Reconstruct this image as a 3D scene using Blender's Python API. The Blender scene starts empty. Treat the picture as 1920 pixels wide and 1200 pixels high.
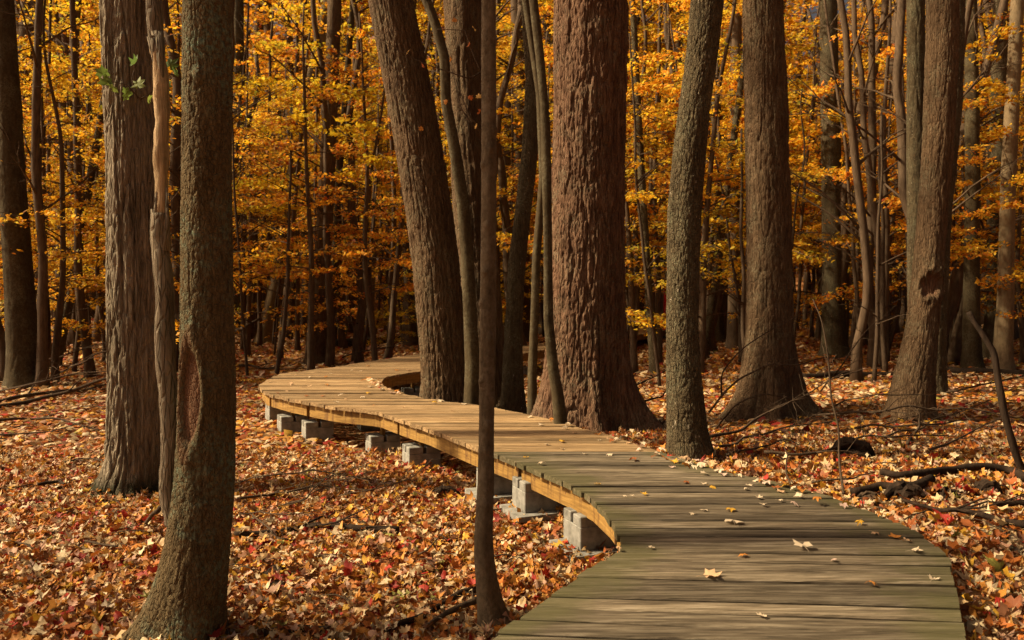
import bpy, math, random
import numpy as np
from mathutils import Vector

# ------------------------------------------------------------------ camera, light
SC = bpy.context.scene
COL = SC.collection
F, CX, HY, CAMZ = 1450.0, 960.0, 550.0, 1.96      # focal (px of a 1920 wide frame), centre, horizon, eye height
cam_d = bpy.data.cameras.new('camera'); cam = bpy.data.objects.new('camera', cam_d); COL.objects.link(cam)
cam.location = (0, 0, CAMZ); cam.rotation_euler = (math.radians(90), 0, 0)
cam_d.sensor_width = 36; cam_d.lens = F / 1920 * 36; cam_d.shift_y = -50 / 1920
cam_d.clip_start = 0.05; cam_d.clip_end = 2000
cam_d.dof.use_dof = True; cam_d.dof.focus_distance = 6.0; cam_d.dof.aperture_fstop = 3.2
SC.camera = cam

SUN_EL, SUN_AZ = math.radians(40), math.radians(-92)    # azimuth from +Y towards +X: sun on the left
world = bpy.data.worlds.new('World'); SC.world = world; world.use_nodes = True
wn = world.node_tree; bg = wn.nodes['Background']
sky = wn.nodes.new('ShaderNodeTexSky'); sky.sky_type = 'NISHITA'; sky.sun_disc = False
sky.sun_elevation = SUN_EL; sky.sun_rotation = SUN_AZ; sky.air_density = 0.25; sky.dust_density = 7.0; sky.ozone_density = 0.0
wb = wn.nodes.new('ShaderNodeMix'); wb.data_type = 'RGBA'; wb.blend_type = 'MULTIPLY'; wb.inputs[0].default_value = 1.0; wb.inputs[7].default_value = (1.0, .84, .62, 1)   # warm white balance
wn.links.new(sky.outputs[0], wb.inputs[6]); wn.links.new(wb.outputs[2], bg.inputs[0]); bg.inputs[1].default_value = 0.07
sd = bpy.data.lights.new('sun', 'SUN'); sd.energy = 5.0; sd.angle = math.radians(3.0); sd.color = (1.0, 0.80, 0.50)
so = bpy.data.objects.new('sun', sd); COL.objects.link(so)
sdir = Vector((math.sin(SUN_AZ) * math.cos(SUN_EL), math.cos(SUN_AZ) * math.cos(SUN_EL), math.sin(SUN_EL)))
so.rotation_euler = (-sdir).to_track_quat('-Z', 'Y').to_euler(); so.location = (-20, 5, 25)
SC.view_settings.view_transform = 'Standard'; SC.view_settings.look = 'None'
SC.view_settings.exposure = 0.88; SC.view_settings.gamma = 1.0
SC.cycles.max_bounces = 6; SC.cycles.diffuse_bounces = 3; SC.cycles.glossy_bounces = 2; SC.cycles.transmission_bounces = 4

rng = np.random.default_rng(11)
random.seed(5)

# ------------------------------------------------------------------ helpers
def P(px, py, Y): return np.array([(px - CX) * Y / F, Y, CAMZ - (py - HY) * Y / F])
def PZ(px, py, z=0.55):
    Y = F * (CAMZ - z) / (py - HY); return ((px - CX) * Y / F, Y)
def sstep(a, b, x):
    t = np.clip((np.asarray(x, float) - a) / (b - a), 0, 1); return t * t * (3 - 2 * t)

def _h(ix, iy, iz, s):
    with np.errstate(over='ignore'):
        n = (ix.astype(np.uint32) * np.uint32(374761393) + iy.astype(np.uint32) * np.uint32(668265263)
             + iz.astype(np.uint32) * np.uint32(2147483647) + np.uint32(s * 974711 + 13))
        n = (n ^ (n >> np.uint32(13))) * np.uint32(1274126177)
        n = n ^ (n >> np.uint32(16)); n = n * np.uint32(2246822519); n = n ^ (n >> np.uint32(15))
    return n.astype(np.float64) / 4294967295.0
def noise(x, y, z, s=0):
    x, y, z = np.broadcast_arrays(np.asarray(x, float), np.asarray(y, float), np.asarray(z, float))
    ix, iy, iz = (np.floor(v).astype(np.int64) for v in (x, y, z))
    fx, fy, fz = x - ix, y - iy, z - iz
    fx, fy, fz = (f * f * (3 - 2 * f) for f in (fx, fy, fz))
    r = 0
    for dx in (0, 1):
        for dy in (0, 1):
            for dz in (0, 1):
                w = (fx if dx else 1 - fx) * (fy if dy else 1 - fy) * (fz if dz else 1 - fz)
                r = r + w * _h(ix + dx, iy + dy, iz + dz, s)
    return r * 2 - 1

class MB:
    """collects shapes, links them as one mesh object"""
    def __init__(self): self.v = []; self.f = []; self.n = 0; self.c = []
    def add(self, v, f, c=None):
        v = np.asarray(v, float); self.v.append(v)
        for q in f: self.f.append([i + self.n for i in q])
        if c is not None: self.c.append(np.broadcast_to(np.asarray(c, float), (len(v), 3)))
        self.n += len(v)
    def box(self, c, s, rz=0.0):
        v = np.array([[x, y, z] for x in (-.5, .5) for y in (-.5, .5) for z in (-.5, .5)]) * np.array(s)
        R = np.array([[math.cos(rz), -math.sin(rz), 0], [math.sin(rz), math.cos(rz), 0], [0, 0, 1]])
        self.add(v @ R.T + np.array(c), [(0, 1, 3, 2), (4, 6, 7, 5), (0, 4, 5, 1), (2, 3, 7, 6), (0, 2, 6, 4), (1, 5, 7, 3)])
    def tube(self, pts, rad, seg=7, rough=0.0, sd=0):
        pts = np.asarray(pts, float); rad = np.asarray(rad, float); n = len(pts)
        tg = np.gradient(pts, axis=0); tg /= np.linalg.norm(tg, axis=1)[:, None] + 1e-9
        ref = np.array([0.31, 0.2, 0.93]) if abs(tg[0] @ np.array([0.31, 0.2, 0.93])) < .9 else np.array([1., 0, 0])
        V = []
        u = np.cross(tg[0], ref); u /= np.linalg.norm(u)
        a = np.linspace(0, 2 * math.pi, seg, endpoint=False)
        for i in range(n):
            u = u - tg[i] * (u @ tg[i]); u /= np.linalg.norm(u) + 1e-9
            w = np.cross(tg[i], u)
            r = rad[i] * (1 + rough * noise(np.cos(a) * 1.7 + sd, np.sin(a) * 1.7, i * .6, 3))
            V.append(pts[i] + (np.cos(a) * r)[:, None] * u + (np.sin(a) * r)[:, None] * w)
        V = np.concatenate(V)
        fc = [(i * seg + k, i * seg + (k + 1) % seg, (i + 1) * seg + (k + 1) % seg, (i + 1) * seg + k) for i in range(n - 1) for k in range(seg)]
        fc += [tuple(range(seg))[::-1], tuple((n - 1) * seg + k for k in range(seg))]
        self.add(V, fc)
    def mesh(self, name, mat, smooth=True):
        me = bpy.data.meshes.new(name)
        V = np.concatenate(self.v); me.from_pydata(V.tolist(), [], self.f)
        if self.c:
            at = me.color_attributes.new('Col', 'FLOAT_COLOR', 'POINT')
            C = np.ones((len(V), 4)); C[:, :3] = np.concatenate(self.c); at.data.foreach_set('color', C.ravel())
        me.materials.append(mat)
        if smooth: me.polygons.foreach_set('use_smooth', np.ones(len(me.polygons), bool))
        me.update(); return me
    def build(self, name, mat, parent=None, smooth=True):
        return link(name, self.mesh(name, mat, smooth), parent)

def link(name, me, parent=None, loc=None):
    o = bpy.data.objects.new(name, me); COL.objects.link(o)
    if parent is not None: o.parent = parent
    if loc is not None: o.location = loc
    return o
def empty(name, loc=(0, 0, 0)):
    o = bpy.data.objects.new(name, None); COL.objects.link(o); o.location = loc; o.empty_display_size = .2; return o
def tag(o, label, cat, group=None, kind=None):
    o['label'] = label; o['category'] = cat
    if group: o['group'] = group
    if kind: o['kind'] = kind
    return o
def fast_mesh(name, V, Fc, mat, C=None, smooth=True):
    """V (n,3), Fc (m,k) all faces with k corners"""
    me = bpy.data.meshes.new(name); k = Fc.shape[1]; m = len(Fc)
    me.vertices.add(len(V)); me.vertices.foreach_set('co', np.ascontiguousarray(V, np.float32).ravel())
    me.loops.add(m * k); me.loops.foreach_set('vertex_index', np.ascontiguousarray(Fc, np.int32).ravel())
    me.polygons.add(m); me.polygons.foreach_set('loop_start', np.arange(0, m * k, k, dtype=np.int32))
    try: me.polygons.foreach_set('loop_total', np.full(m, k, np.int32))
    except Exception: pass
    if smooth: me.polygons.foreach_set('use_smooth', np.ones(m, bool))
    if C is not None:
        at = me.color_attributes.new('Col', 'FLOAT_COLOR', 'POINT')
        CC = np.ones((len(V), 4), np.float32); CC[:, :C.shape[1]] = C; at.data.foreach_set('color', CC.ravel())
    me.materials.append(mat); me.update(calc_edges=True); me.validate(); return me

# ------------------------------------------------------------------ materials
def new_mat(name):
    m = bpy.data.materials.new(name); m.use_nodes = True; nt = m.node_tree; nt.nodes.clear()
    out = nt.nodes.new('ShaderNodeOutputMaterial'); return m, nt, out
class N:
    def __init__(s, nt): s.nt = nt
    def node(s, t, **kw):
        n = s.nt.nodes.new(t)
        for k, v in kw.items(): setattr(n, k, v)
        return n
    def lk(s, a, b): s.nt.links.new(a, b)
    def noise(s, vec, scale, detail=4, rough=.6):
        n = s.node('ShaderNodeTexNoise'); n.inputs['Scale'].default_value = scale; n.inputs['Detail'].default_value = detail
        n.inputs['Roughness'].default_value = rough; s.lk(vec, n.inputs['Vector']); return n.outputs[0]
    def mapping(s, vec, scale):
        n = s.node('ShaderNodeMapping'); n.inputs['Scale'].default_value = scale; s.lk(vec, n.inputs['Vector']); return n.outputs[0]
    def ramp(s, fac, stops):
        n = s.node('ShaderNodeValToRGB'); e = n.color_ramp.elements
        while len(e) < len(stops): e.new(.5)
        for i, (p, c) in enumerate(stops): e[i].position = p; e[i].color = (*c, 1) if len(c) == 3 else c
        s.lk(fac, n.inputs[0]); return n.outputs[0]
    def mix(s, fac, a, b, mode='MIX'):
        n = s.node('ShaderNodeMix', data_type='RGBA', blend_type=mode)
        for i, v in ((0, fac), (6, a), (7, b)):
            if isinstance(v, (int, float)): n.inputs[i].default_value = v
            elif isinstance(v, tuple): n.inputs[i].default_value = (*v, 1)
            else: s.lk(v, n.inputs[i])
        return n.outputs[2]
    def math(s, op, a, b=None):
        n = s.node('ShaderNodeMath', operation=op)
        for i, v in enumerate((a, b)):
            if v is None: continue
            if isinstance(v, (int, float)): n.inputs[i].default_value = v
            else: s.lk(v, n.inputs[i])
        return n.outputs[0]
    def bump(s, h, strength, dist):
        n = s.node('ShaderNodeBump'); n.inputs['Strength'].default_value = strength; n.inputs['Distance'].default_value = dist
        s.lk(h, n.inputs['Height']); return n.outputs[0]
    def bsdf(s, col, rough=.85, normal=None, spec=.25):
        n = s.node('ShaderNodeBsdfPrincipled')
        if isinstance(col, tuple): n.inputs['Base Color'].default_value = (*col, 1)
        else: s.lk(col, n.inputs['Base Color'])
        if isinstance(rough, (int, float)): n.inputs['Roughness'].default_value = rough
        else: s.lk(rough, n.inputs['Roughness'])
        n.inputs['Specular IOR Level'].default_value = spec
        if normal is not None: s.lk(normal, n.inputs['Normal'])
        return n.outputs[0]

def bark_mat(name, dark, mid, light, lichen=None, lich_amt=.5, fine=60, moss_base=None, stretch=.16, bump=1.0, specks=None, cracks=.55):
    warm = lambda c: (c[0] * .66, c[1] * .63, c[2] * .54)
    dark, mid, light = warm(dark), warm(mid), warm(light)
    m, nt, out = new_mat(name); b = N(nt)
    tc = b.node('ShaderNodeTexCoord').outputs['Object']
    st = b.mapping(tc, (1, 1, stretch))
    n1 = b.noise(st, fine, 5, .65); n2 = b.noise(tc, 3.5, 4, .6); n3 = b.noise(st, fine * .35, 3, .6)
    col = b.ramp(n1, [(.28, dark), (.5, mid), (.74, light)])
    col = b.mix(b.ramp(n2, [(.35, (0, 0, 0)), (.7, (1, 1, 1))]), col, b.mix(.5, col, mid))
    stn = b.noise(b.mapping(tc, (1, 1, .22)), 5.5, 5, .7)
    col = b.mix(b.ramp(stn, [(.50, (0, 0, 0)), (.66, (.75, .75, .75))]), col, b.mix(1.0, col, (.48, .45, .42), 'MULTIPLY'))
    if not lichen: lichen, lich_amt = (.17, .165, .11), .38
    if lichen:
        ln = b.noise(tc, 2.6, 6, .72); l2 = b.noise(tc, 38, 3, .6)
        f = b.math('MULTIPLY', b.ramp(ln, [(.46, (0, 0, 0)), (.62, (1, 1, 1))]), b.ramp(l2, [(.42, (0, 0, 0)), (.58, (1, 1, 1))]))
        col = b.mix(b.math('MULTIPLY', f, lich_amt), col, lichen)
    if specks:
        l2 = b.noise(st, fine * 1.3, 2, .5)
        col = b.mix(b.ramp(l2, [(.70, (0, 0, 0)), (.74, (1, 1, 1))]), col, specks)
    if moss_base:
        sx = b.node('ShaderNodeSeparateXYZ'); b.lk(tc, sx.inputs[0])
        hh = b.math('ADD', sx.outputs[2], b.math('MULTIPLY', b.noise(tc, 9, 3), .28))
        col = b.mix(b.ramp(hh, [(.22, (1, 1, 1)), (.42, (0, 0, 0))]), col, moss_base)
    at = b.node('ShaderNodeVertexColor', layer_name='Scar')          # bare wood of wounds and knot holes
    wood = b.mix(b.noise(b.mapping(tc, (1, 1, .06)), 90, 3, .6), (.060, .030, .017), (.25, .14, .085))
    col = b.mix(at.outputs[0], col, wood)
    wn_ = b.node('ShaderNodeTexNoise'); wn_.inputs['Scale'].default_value = fine * .25; b.lk(st, wn_.inputs['Vector'])
    wv = b.node('ShaderNodeVectorMath', operation='MULTIPLY_ADD'); b.lk(wn_.outputs[1], wv.inputs[0]); wv.inputs[1].default_value = (.05, .05, .05); b.lk(b.mapping(tc, (1, 1, min(.7, stretch * 1.8))), wv.inputs[2])
    vo = b.node('ShaderNodeTexVoronoi', feature='DISTANCE_TO_EDGE'); vo.inputs['Scale'].default_value = fine * 1.15; b.lk(wv.outputs[0], vo.inputs['Vector'])
    crack = b.ramp(vo.outputs['Distance'], [(.0, (0, 0, 0)), (.16, (1, 1, 1))])
    h = b.math('ADD', b.math('ADD', b.math('MULTIPLY', n1, .7), b.math('MULTIPLY', n3, .8)), b.math('MULTIPLY', crack, cracks))
    b.lk(b.bsdf(col, .92, b.bump(h, bump, .018), .12), out.inputs[0]); return m

def simple_bark(name, dark, light, scale=40):
    m, nt, out = new_mat(name); b = N(nt)
    tc = b.node('ShaderNodeTexCoord').outputs['Object']
    n1 = b.noise(b.mapping(tc, (1, 1, .2)), scale, 4, .6)
    rnd = b.node('ShaderNodeObjectInfo').outputs['Random']
    col = b.ramp(n1, [(.3, dark), (.7, light)])
    col = b.mix(b.math('MULTIPLY', rnd, .30), col, tuple(.5 * (u + v) for u, v in zip(dark, light)))
    b.lk(b.bsdf(col, .9, b.bump(n1, .7, .01), .12), out.inputs[0]); return m

def leaf_mat(name, trans=.4, hue_rand=0.0, rough=.6, gain=1.0):
    m, nt, out = new_mat(name); b = N(nt)
    col = b.node('ShaderNodeVertexColor', layer_name='Col').outputs[0]
    if hue_rand:
        rnd = b.node('ShaderNodeObjectInfo').outputs['Random']
        hs = b.node('ShaderNodeHueSaturation')
        b.lk(b.math('ADD', b.math('MULTIPLY', rnd, hue_rand), .5 - hue_rand * .55), hs.inputs['Hue'])
        r2 = b.math('FRACT', b.math('MULTIPLY', rnd, 7.31))
        b.lk(b.math('ADD', b.math('MULTIPLY', r2, .50), .72), hs.inputs['Value']); b.lk(col, hs.inputs['Color']); col = hs.outputs[0]
    tc = b.node('ShaderNodeTexCoord').outputs['Object']
    v = b.noise(tc, 45, 3, .6)
    col = b.mix(b.math('MULTIPLY', v, .45), col, b.mix(1.0, col, (.62, .5, .42), 'MULTIPLY'))
    d = b.bsdf(col, rough, None, .3)
    t = b.node('ShaderNodeBsdfTranslucent'); b.lk(col, t.inputs[0])
    ms = b.node('ShaderNodeMixShader'); ms.inputs[0].default_value = trans
    b.lk(d, ms.inputs[1]); b.lk(t.outputs[0], ms.inputs[2]); b.lk(ms.outputs[0], out.inputs[0]); return m

def plank_mat(name, dark, mid, light, moss):
    m, nt, out = new_mat(name); b = N(nt)
    tc = b.node('ShaderNodeTexCoord').outputs['Object']; rnd = b.node('ShaderNodeObjectInfo').outputs['Random']
    off = b.node('ShaderNodeCombineXYZ'); b.lk(b.math('MULTIPLY', rnd, 37.0), off.inputs[0]); b.lk(b.math('MULTIPLY', rnd, 91.0), off.inputs[1])
    va = b.node('ShaderNodeVectorMath', operation='ADD'); b.lk(tc, va.inputs[0]); b.lk(off.outputs[0], va.inputs[1])
    g = b.mapping(va.outputs[0], (.05, 1, 1)); g2 = b.mapping(va.outputs[0], (.07, 1, 1))
    n1 = b.noise(g, 48, 5, .7); n2 = b.noise(g2, 30, 4, .6); n3 = b.noise(va.outputs[0], 2.2, 4, .6)
    col = b.ramp(n1, [(.38, dark), (.5, mid), (.62, light)])
    col = b.mix(b.ramp(n2, [(.45, (0, 0, 0)), (.62, (.5, .5, .5))]), col, dark)
    n4 = b.noise(g2, 62, 2, .5)
    col = b.mix(b.ramp(n4, [(.60, (0, 0, 0)), (.64, (.6, .6, .6))]), col, tuple(v * .4 for v in dark))
    col = b.mix(b.math('MULTIPLY', n3, .35), col, mid)
    rv = b.math('ADD', b.math('MULTIPLY', rnd, .75), .60)
    cm = b.node('ShaderNodeCombineXYZ')
    for i in range(3): b.lk(rv, cm.inputs[i])
    col = b.mix(1.0, col, cm.outputs[0], 'MULTIPLY')
    if moss:
        e = b.node('ShaderNodeVertexColor', layer_name='Col').outputs[0]      # red = metres to the nearer cut end
        sx = b.node('ShaderNodeSeparateXYZ'); b.lk(e, sx.inputs[0])
        geo = b.node('ShaderNodeNewGeometry').outputs['Position']
        w = b.noise(geo, 1.6, 4, .65); w2 = b.noise(g2, 22, 3, .6)
        d = b.math('ADD', sx.outputs[0], b.math('MULTIPLY', b.math('SUBTRACT', w, .5), 1.9))
        d = b.math('ADD', d, b.math('MULTIPLY', b.math('SUBTRACT', w2, .5), .5))
        f = b.ramp(d, [(-.0, (.62, .62, .62)), (.36, (0, 0, 0))])
        col = b.mix(f, col, b.mix(w2, (.030, .030, .011), (.115, .108, .042)))
    b.lk(b.bsdf(col, .8, b.bump(b.math('ADD', n1, n2), .55, .006), .2), out.inputs[0]); return m

def concrete_mat():
    m, nt, out = new_mat('concrete'); b = N(nt); tc = b.node('ShaderNodeTexCoord').outputs['Object']
    n1 = b.noise(tc, 9, 5, .65); n2 = b.noise(tc, 120, 3, .6)
    col = b.ramp(n1, [(.3, (.11, .108, .098)), (.55, (.25, .245, .225)), (.8, (.38, .375, .35))])
    col = b.mix(b.ramp(n2, [(.60, (0, 0, 0)), (.7, (.5, .5, .5))]), col, (.18, .16, .13))
    b.lk(b.bsdf(col, .9, b.bump(n2, .35, .004), .2), out.inputs[0]); return m

def lumber_mat():
    m, nt, out = new_mat('treated_lumber'); b = N(nt); tc = b.node('ShaderNodeTexCoord').outputs['Object']
    n1 = b.noise(b.mapping(tc, (.5, .5, 6)), 9, 5, .65); n2 = b.noise(b.mapping(tc, (3, 3, .35)), 7, 4, .6); n3 = b.noise(tc, 26, 3, .5)
    col = b.ramp(n1, [(.3, (.16, .088, .024)), (.55, (.29, .168, .045)), (.75, (.40, .25, .08))])
    col = b.mix(b.ramp(n2, [(.52, (0, 0, 0)), (.66, (.85, .85, .85))]), col, (.10, .045, .018))
    col = b.mix(b.ramp(n3, [(.68, (0, 0, 0)), (.72, (.9, .9, .9))]), col, (.10, .04, .02))
    b.lk(b.bsdf(col, .75, b.bump(n1, .3, .004), .25), out.inputs[0]); return m

def ground_mat():
    m, nt, out = new_mat('forest_floor'); b = N(nt); tc = b.node('ShaderNodeTexCoord').outputs['Object']
    dn = b.node('ShaderNodeTexNoise'); dn.inputs['Scale'].default_value = 9; b.lk(tc, dn.inputs['Vector'])
    va = b.node('ShaderNodeVectorMath', operation='MULTIPLY_ADD'); b.lk(dn.outputs[1], va.inputs[0]); va.inputs[1].default_value = (.09, .09, .09); b.lk(tc, va.inputs[2])
    vo = b.node('ShaderNodeTexVoronoi'); vo.inputs['Scale'].default_value = 13; b.lk(va.outputs[0], vo.inputs['Vector'])
    sx = b.node('ShaderNodeSeparateXYZ'); b.lk(vo.outputs['Color'], sx.inputs[0])
    col = b.ramp(sx.outputs[0], [(0, (.09, .035, .015)), (.25, (.24, .085, .025)), (.5, (.34, .14, .04)), (.7, (.20, .06, .02)), (.85, (.42, .26, .11)), (1, (.50, .36, .20))])
    n2 = b.noise(tc, .7, 4, .6)
    col = b.mix(b.ramp(n2, [(.45, (0, 0, 0)), (.7, (.6, .6, .6))]), col, b.mix(sx.outputs[1], (.10, .04, .015), (.30, .11, .03)))
    h = b.math('ADD', vo.outputs['Distance'], b.math('MULTIPLY', sx.outputs[2], .6))
    b.lk(b.bsdf(col, .85, b.bump(h, .9, .05), .2), out.inputs[0]); return m

M = {}
M['bark_grey'] = bark_mat('bark_furrowed_grey', (.10, .082, .066), (.31, .265, .225), (.52, .46, .40), fine=34, moss_base=(.022, .022, .010), stretch=.10)
M['bark_lichen'] = bark_mat('bark_lichened', (.075, .058, .034), (.165, .125, .075), (.25, .19, .12), lichen=(.13, .18, .13), lich_amt=.85, fine=46, stretch=.28, bump=.8)
M['bark_red'] = bark_mat('bark_shaggy_red_brown', (.055, .030, .021), (.182, .104, .074), (.35, .24, .18), fine=26, stretch=.14)
M['bark_brown'] = bark_mat('bark_brown', (.06, .037, .024), (.16, .105, .07), (.27, .19, .135), fine=34, stretch=.13)
M['bark_dark'] = bark_mat('bark_dark_speckled', (.045, .036, .024), (.12, .095, .064), (.20, .16, .11), lichen=(.17, .17, .11), lich_amt=.5, fine=40, stretch=.25, specks=(.36, .31, .24))
M['bark_smooth'] = bark_mat('bark_smooth', (.075, .058, .042), (.15, .118, .088), (.24, .19, .145), fine=30, stretch=.7, bump=.6, cracks=.12, lichen=(.20, .16, .12), lich_amt=.35)
M['bark_olive'] = bark_mat('bark_olive', (.042, .033, .022), (.088, .068, .043), (.13, .10, .064), fine=26, stretch=.6, bump=.35, cracks=.1)
M['bark_pale'] = bark_mat('bark_pale', (.15, .11, .075), (.25, .19, .13), (.34, .26, .18), fine=26, stretch=.4, bump=.4)
M['bare_wood'] = bark_mat('bare_wood', (.20, .135, .08), (.60, .45, .31), (.85, .68, .50), fine=55, stretch=.035, bump=.8, cracks=.2)
M['bark_far'] = simple_bark('bark_far', (.045, .030, .019), (.125, .085, .055), 24)
M['twig'] = simple_bark('twig_bark', (.028, .018, .012), (.095, .065, .042), 60)
M['dead'] = simple_bark('dead_wood', (.010, .007, .005), (.042, .026, .017), 30)
M['leaf_tree'] = leaf_mat('autumn_foliage', .55, .04)
M['leaf_litter'] = leaf_mat('fallen_leaf', .22, 0)
M['leaf_green'] = leaf_mat('green_leaf', .4, 0)
M['plank_old'] = plank_mat('weathered_plank', (.042, .032, .021), (.125, .098, .066), (.24, .20, .145), True)
M['plank_new'] = plank_mat('tan_plank', (.13, .078, .036), (.29, .192, .098), (.42, .295, .16), False)
M['lumber'] = lumber_mat(); M['concrete'] = concrete_mat(); M['ground'] = ground_mat()
def red_mat():
    m, nt, out = new_mat('red_paint'); b = N(nt); tc = b.node('ShaderNodeTexCoord').outputs['Object']
    b.lk(b.bsdf(b.ramp(b.noise(tc, 12), [(.3, (.42, .012, .016)), (.7, (.55, .02, .022))]), .6), out.inputs[0]); return m
M['red'] = red_mat()

# ------------------------------------------------------------------ deck outline (plan), ground height
DZ = 0.55
LE = [(-1.0, -.7), (-.95, 1.2), (-.75, 2.1)] + [PZ(*p) for p in [(915, 1200), (1166, 1026), (1160, 997), (1133, 955), (1098, 924), (1054, 902), (958, 861), (925, 849),
      (876, 832), (797, 800), (745, 784), (705, 770), (618, 761), (539, 746), (493, 734), (484, 722), (499, 713), (528, 700), (615, 690), (688, 678.5), (797, 661), (985, 648), (1180, 618)]] + [(6.7, 34), (12.6, 44)]
RE = [(.9, -.7), (1.3, 1.5), (1.65, 2.6)] + [PZ(*p) for p in [(1808, 1190), (1795, 1110), (1780, 1045), (1765, 1028), (1700, 985), (1640, 962), (1560, 930), (1420, 897), (1340, 878),
      (1255, 853), (1110, 806), (985, 775), (905, 760), (800, 748), (730, 730), (714, 718), (722, 708), (745, 702), (795, 695), (985, 662), (1167, 632), (1250, 619)]] + [(9, 35.5), (14.2, 44)]
LE, RE = np.array(LE), np.array(RE)
def XL(y): return np.interp(y, LE[:, 1], LE[:, 0])
def XR(y): return np.interp(y, RE[:, 1], RE[:, 0])

def ground_h(x, y):
    x = np.asarray(x, float); y = np.asarray(y, float)
    c = (XL(y) + XR(y)) / 2
    side = sstep(-.5, .9, x - c)
    near = 1 - sstep(7.5, 11.5, y)
    z = .40 * side * near + (.10 * (1 - side)) * sstep(-1.6, -.2, x - c) * (1 - sstep(6.2, 8, y))
    z += .16 * sstep(2, 6, x) * sstep(9, 12, y)
    r = np.hypot(x, y)
    z += .035 * noise(x * .9, y * .9, 0, 1) * sstep(1, 4, r) + .10 * noise(x * .25, y * .25, 0, 2) * sstep(12, 20, y)
    z += 5.5 * sstep(40, 135, y)
    return z
def PG(px, py):
    """pixel to a point on the forest floor"""
    Y = F * (CAMZ - .15) / (py - HY)
    for _ in range(12):
        z = float(ground_h((px - CX) * Y / F, Y)); Y = F * (CAMZ - z) / (py - HY)
    return np.array([(px - CX) * Y / F, Y, z])

def axis(lo, hi, d0, core, grow):
    a = list(np.arange(-core, core + d0, d0)); d = d0
    while a[-1] < hi: d *= grow; a.append(a[-1] + d)
    d = d0
    while a[0] > lo: d *= grow; a.insert(0, a[0] - d)
    return np.array(a)
gx = axis(-400, 400, .12, 7, 1.09); gy = axis(-60, 500, .12, 9, 1.08) + 5
GX, GY = np.meshgrid(gx, gy); GZ = ground_h(GX, GY)
lump = noise(GX * 4.5, GY * 4.5, 0, 7) * .022 + noise(GX * 10, GY * 10, 0, 8) * .014
GZ = GZ + lump * (np.hypot(GX, GY - 5) < 16) - .02
nx, ny = len(gx), len(gy)
idx = np.arange(nx * ny).reshape(ny, nx)
gf = np.stack([idx[:-1, :-1], idx[:-1, 1:], idx[1:, 1:], idx[1:, :-1]], -1).reshape(-1, 4)
g = link('ground', fast_mesh('ground', np.stack([GX, GY, GZ], -1).reshape(-1, 3), gf, M['ground']))
tag(g, 'leaf strewn forest floor spreading under all the trees', 'ground', kind='structure')

# ------------------------------------------------------------------ boardwalk
bw = empty('boardwalk', (0, 6, 0)); tag(bw, 'winding raised wooden boardwalk on concrete blocks curving through the wood', 'boardwalk')
OFF = np.array([0, 6, 0.])
def tilt(y): return np.interp(y, [0, 2.6, 3.7, 4.3, 5.2], [-.10, -.10, -.075, -.03, 0.0])
def edge_pt(fun, yc, t):
    x = float(fun(yc))
    for _ in range(12): x = .5 * x + .5 * float(fun(yc + t * (x - 1)))
    return x, yc + t * (x - 1)
TS = np.array([0, .05, .12, .22, .36, .5, .64, .78, .88, .95, 1])
y = -.6; pi = 0
while y < 37.5:
    w = .120 + random.uniform(-.006, .006); gap = random.choice([.012, .015, .018, .022, .027]) if y < 6.8 else random.choice([.008, .010, .012, .015])
    dz = random.gauss(0, .0050); old = y + w / 2 < 6.83
    t = tilt(y + w / 2) + random.gauss(0, .0012)
    jl, jr = random.gauss(0, .006), random.gauss(0, .006)
    a0 = edge_pt(XL, y, t); a1 = edge_pt(XL, y + w, t); b0 = edge_pt(XR, y, t); b1 = edge_pt(XR, y + w, t)
    ch = .008; TH = .044
    sec = [(0, -TH), (0, -ch), (ch / w, 0), (.5, -.001), (1 - ch / w, 0), (1, -ch), (1, -TH)]
    V = []; E = []
    L = (b0[0] + b1[0] - a0[0] - a1[0]) / 2
    wob = random.uniform(0, 50)
    for s in TS:
        for (u, z) in sec:
            xa = a0[0] + (a1[0] - a0[0]) * u + jl; ya = a0[1] + (a1[1] - a0[1]) * u
            xb = b0[0] + (b1[0] - b0[0]) * u + jr; yb = b0[1] + (b1[1] - b0[1]) * u
            V.append((xa + (xb - xa) * s, ya + (yb - ya) * s + .0025 * math.sin(wob + s * 5), DZ + z + dz + .002 * math.sin(wob * 2 + s * 4)))
            E.append(min(s, 1 - s) * L)
    V = np.array(V); k = len(sec); c = V.mean(0)
    fc = [(i * k + j, (i + 1) * k + j, (i + 1) * k + (j + 1) % k, i * k + (j + 1) % k) for i in range(len(TS) - 1) for j in range(k)]
    fc += [tuple(range(k)), tuple((len(TS) - 1) * k + j for j in range(k))[::-1]]
    mb = MB(); mb.add(V - c, fc); e3 = np.zeros((len(V), 3)); e3[:, 0] = E; mb.c = [e3]
    o = mb.build('plank', M['plank_old'] if old else M['plank_new'], bw, smooth=False); o.location = c - OFF
    if pi == 0: o['label'] = 'weathered deck plank'
    y += w + gap; pi += 1

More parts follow.
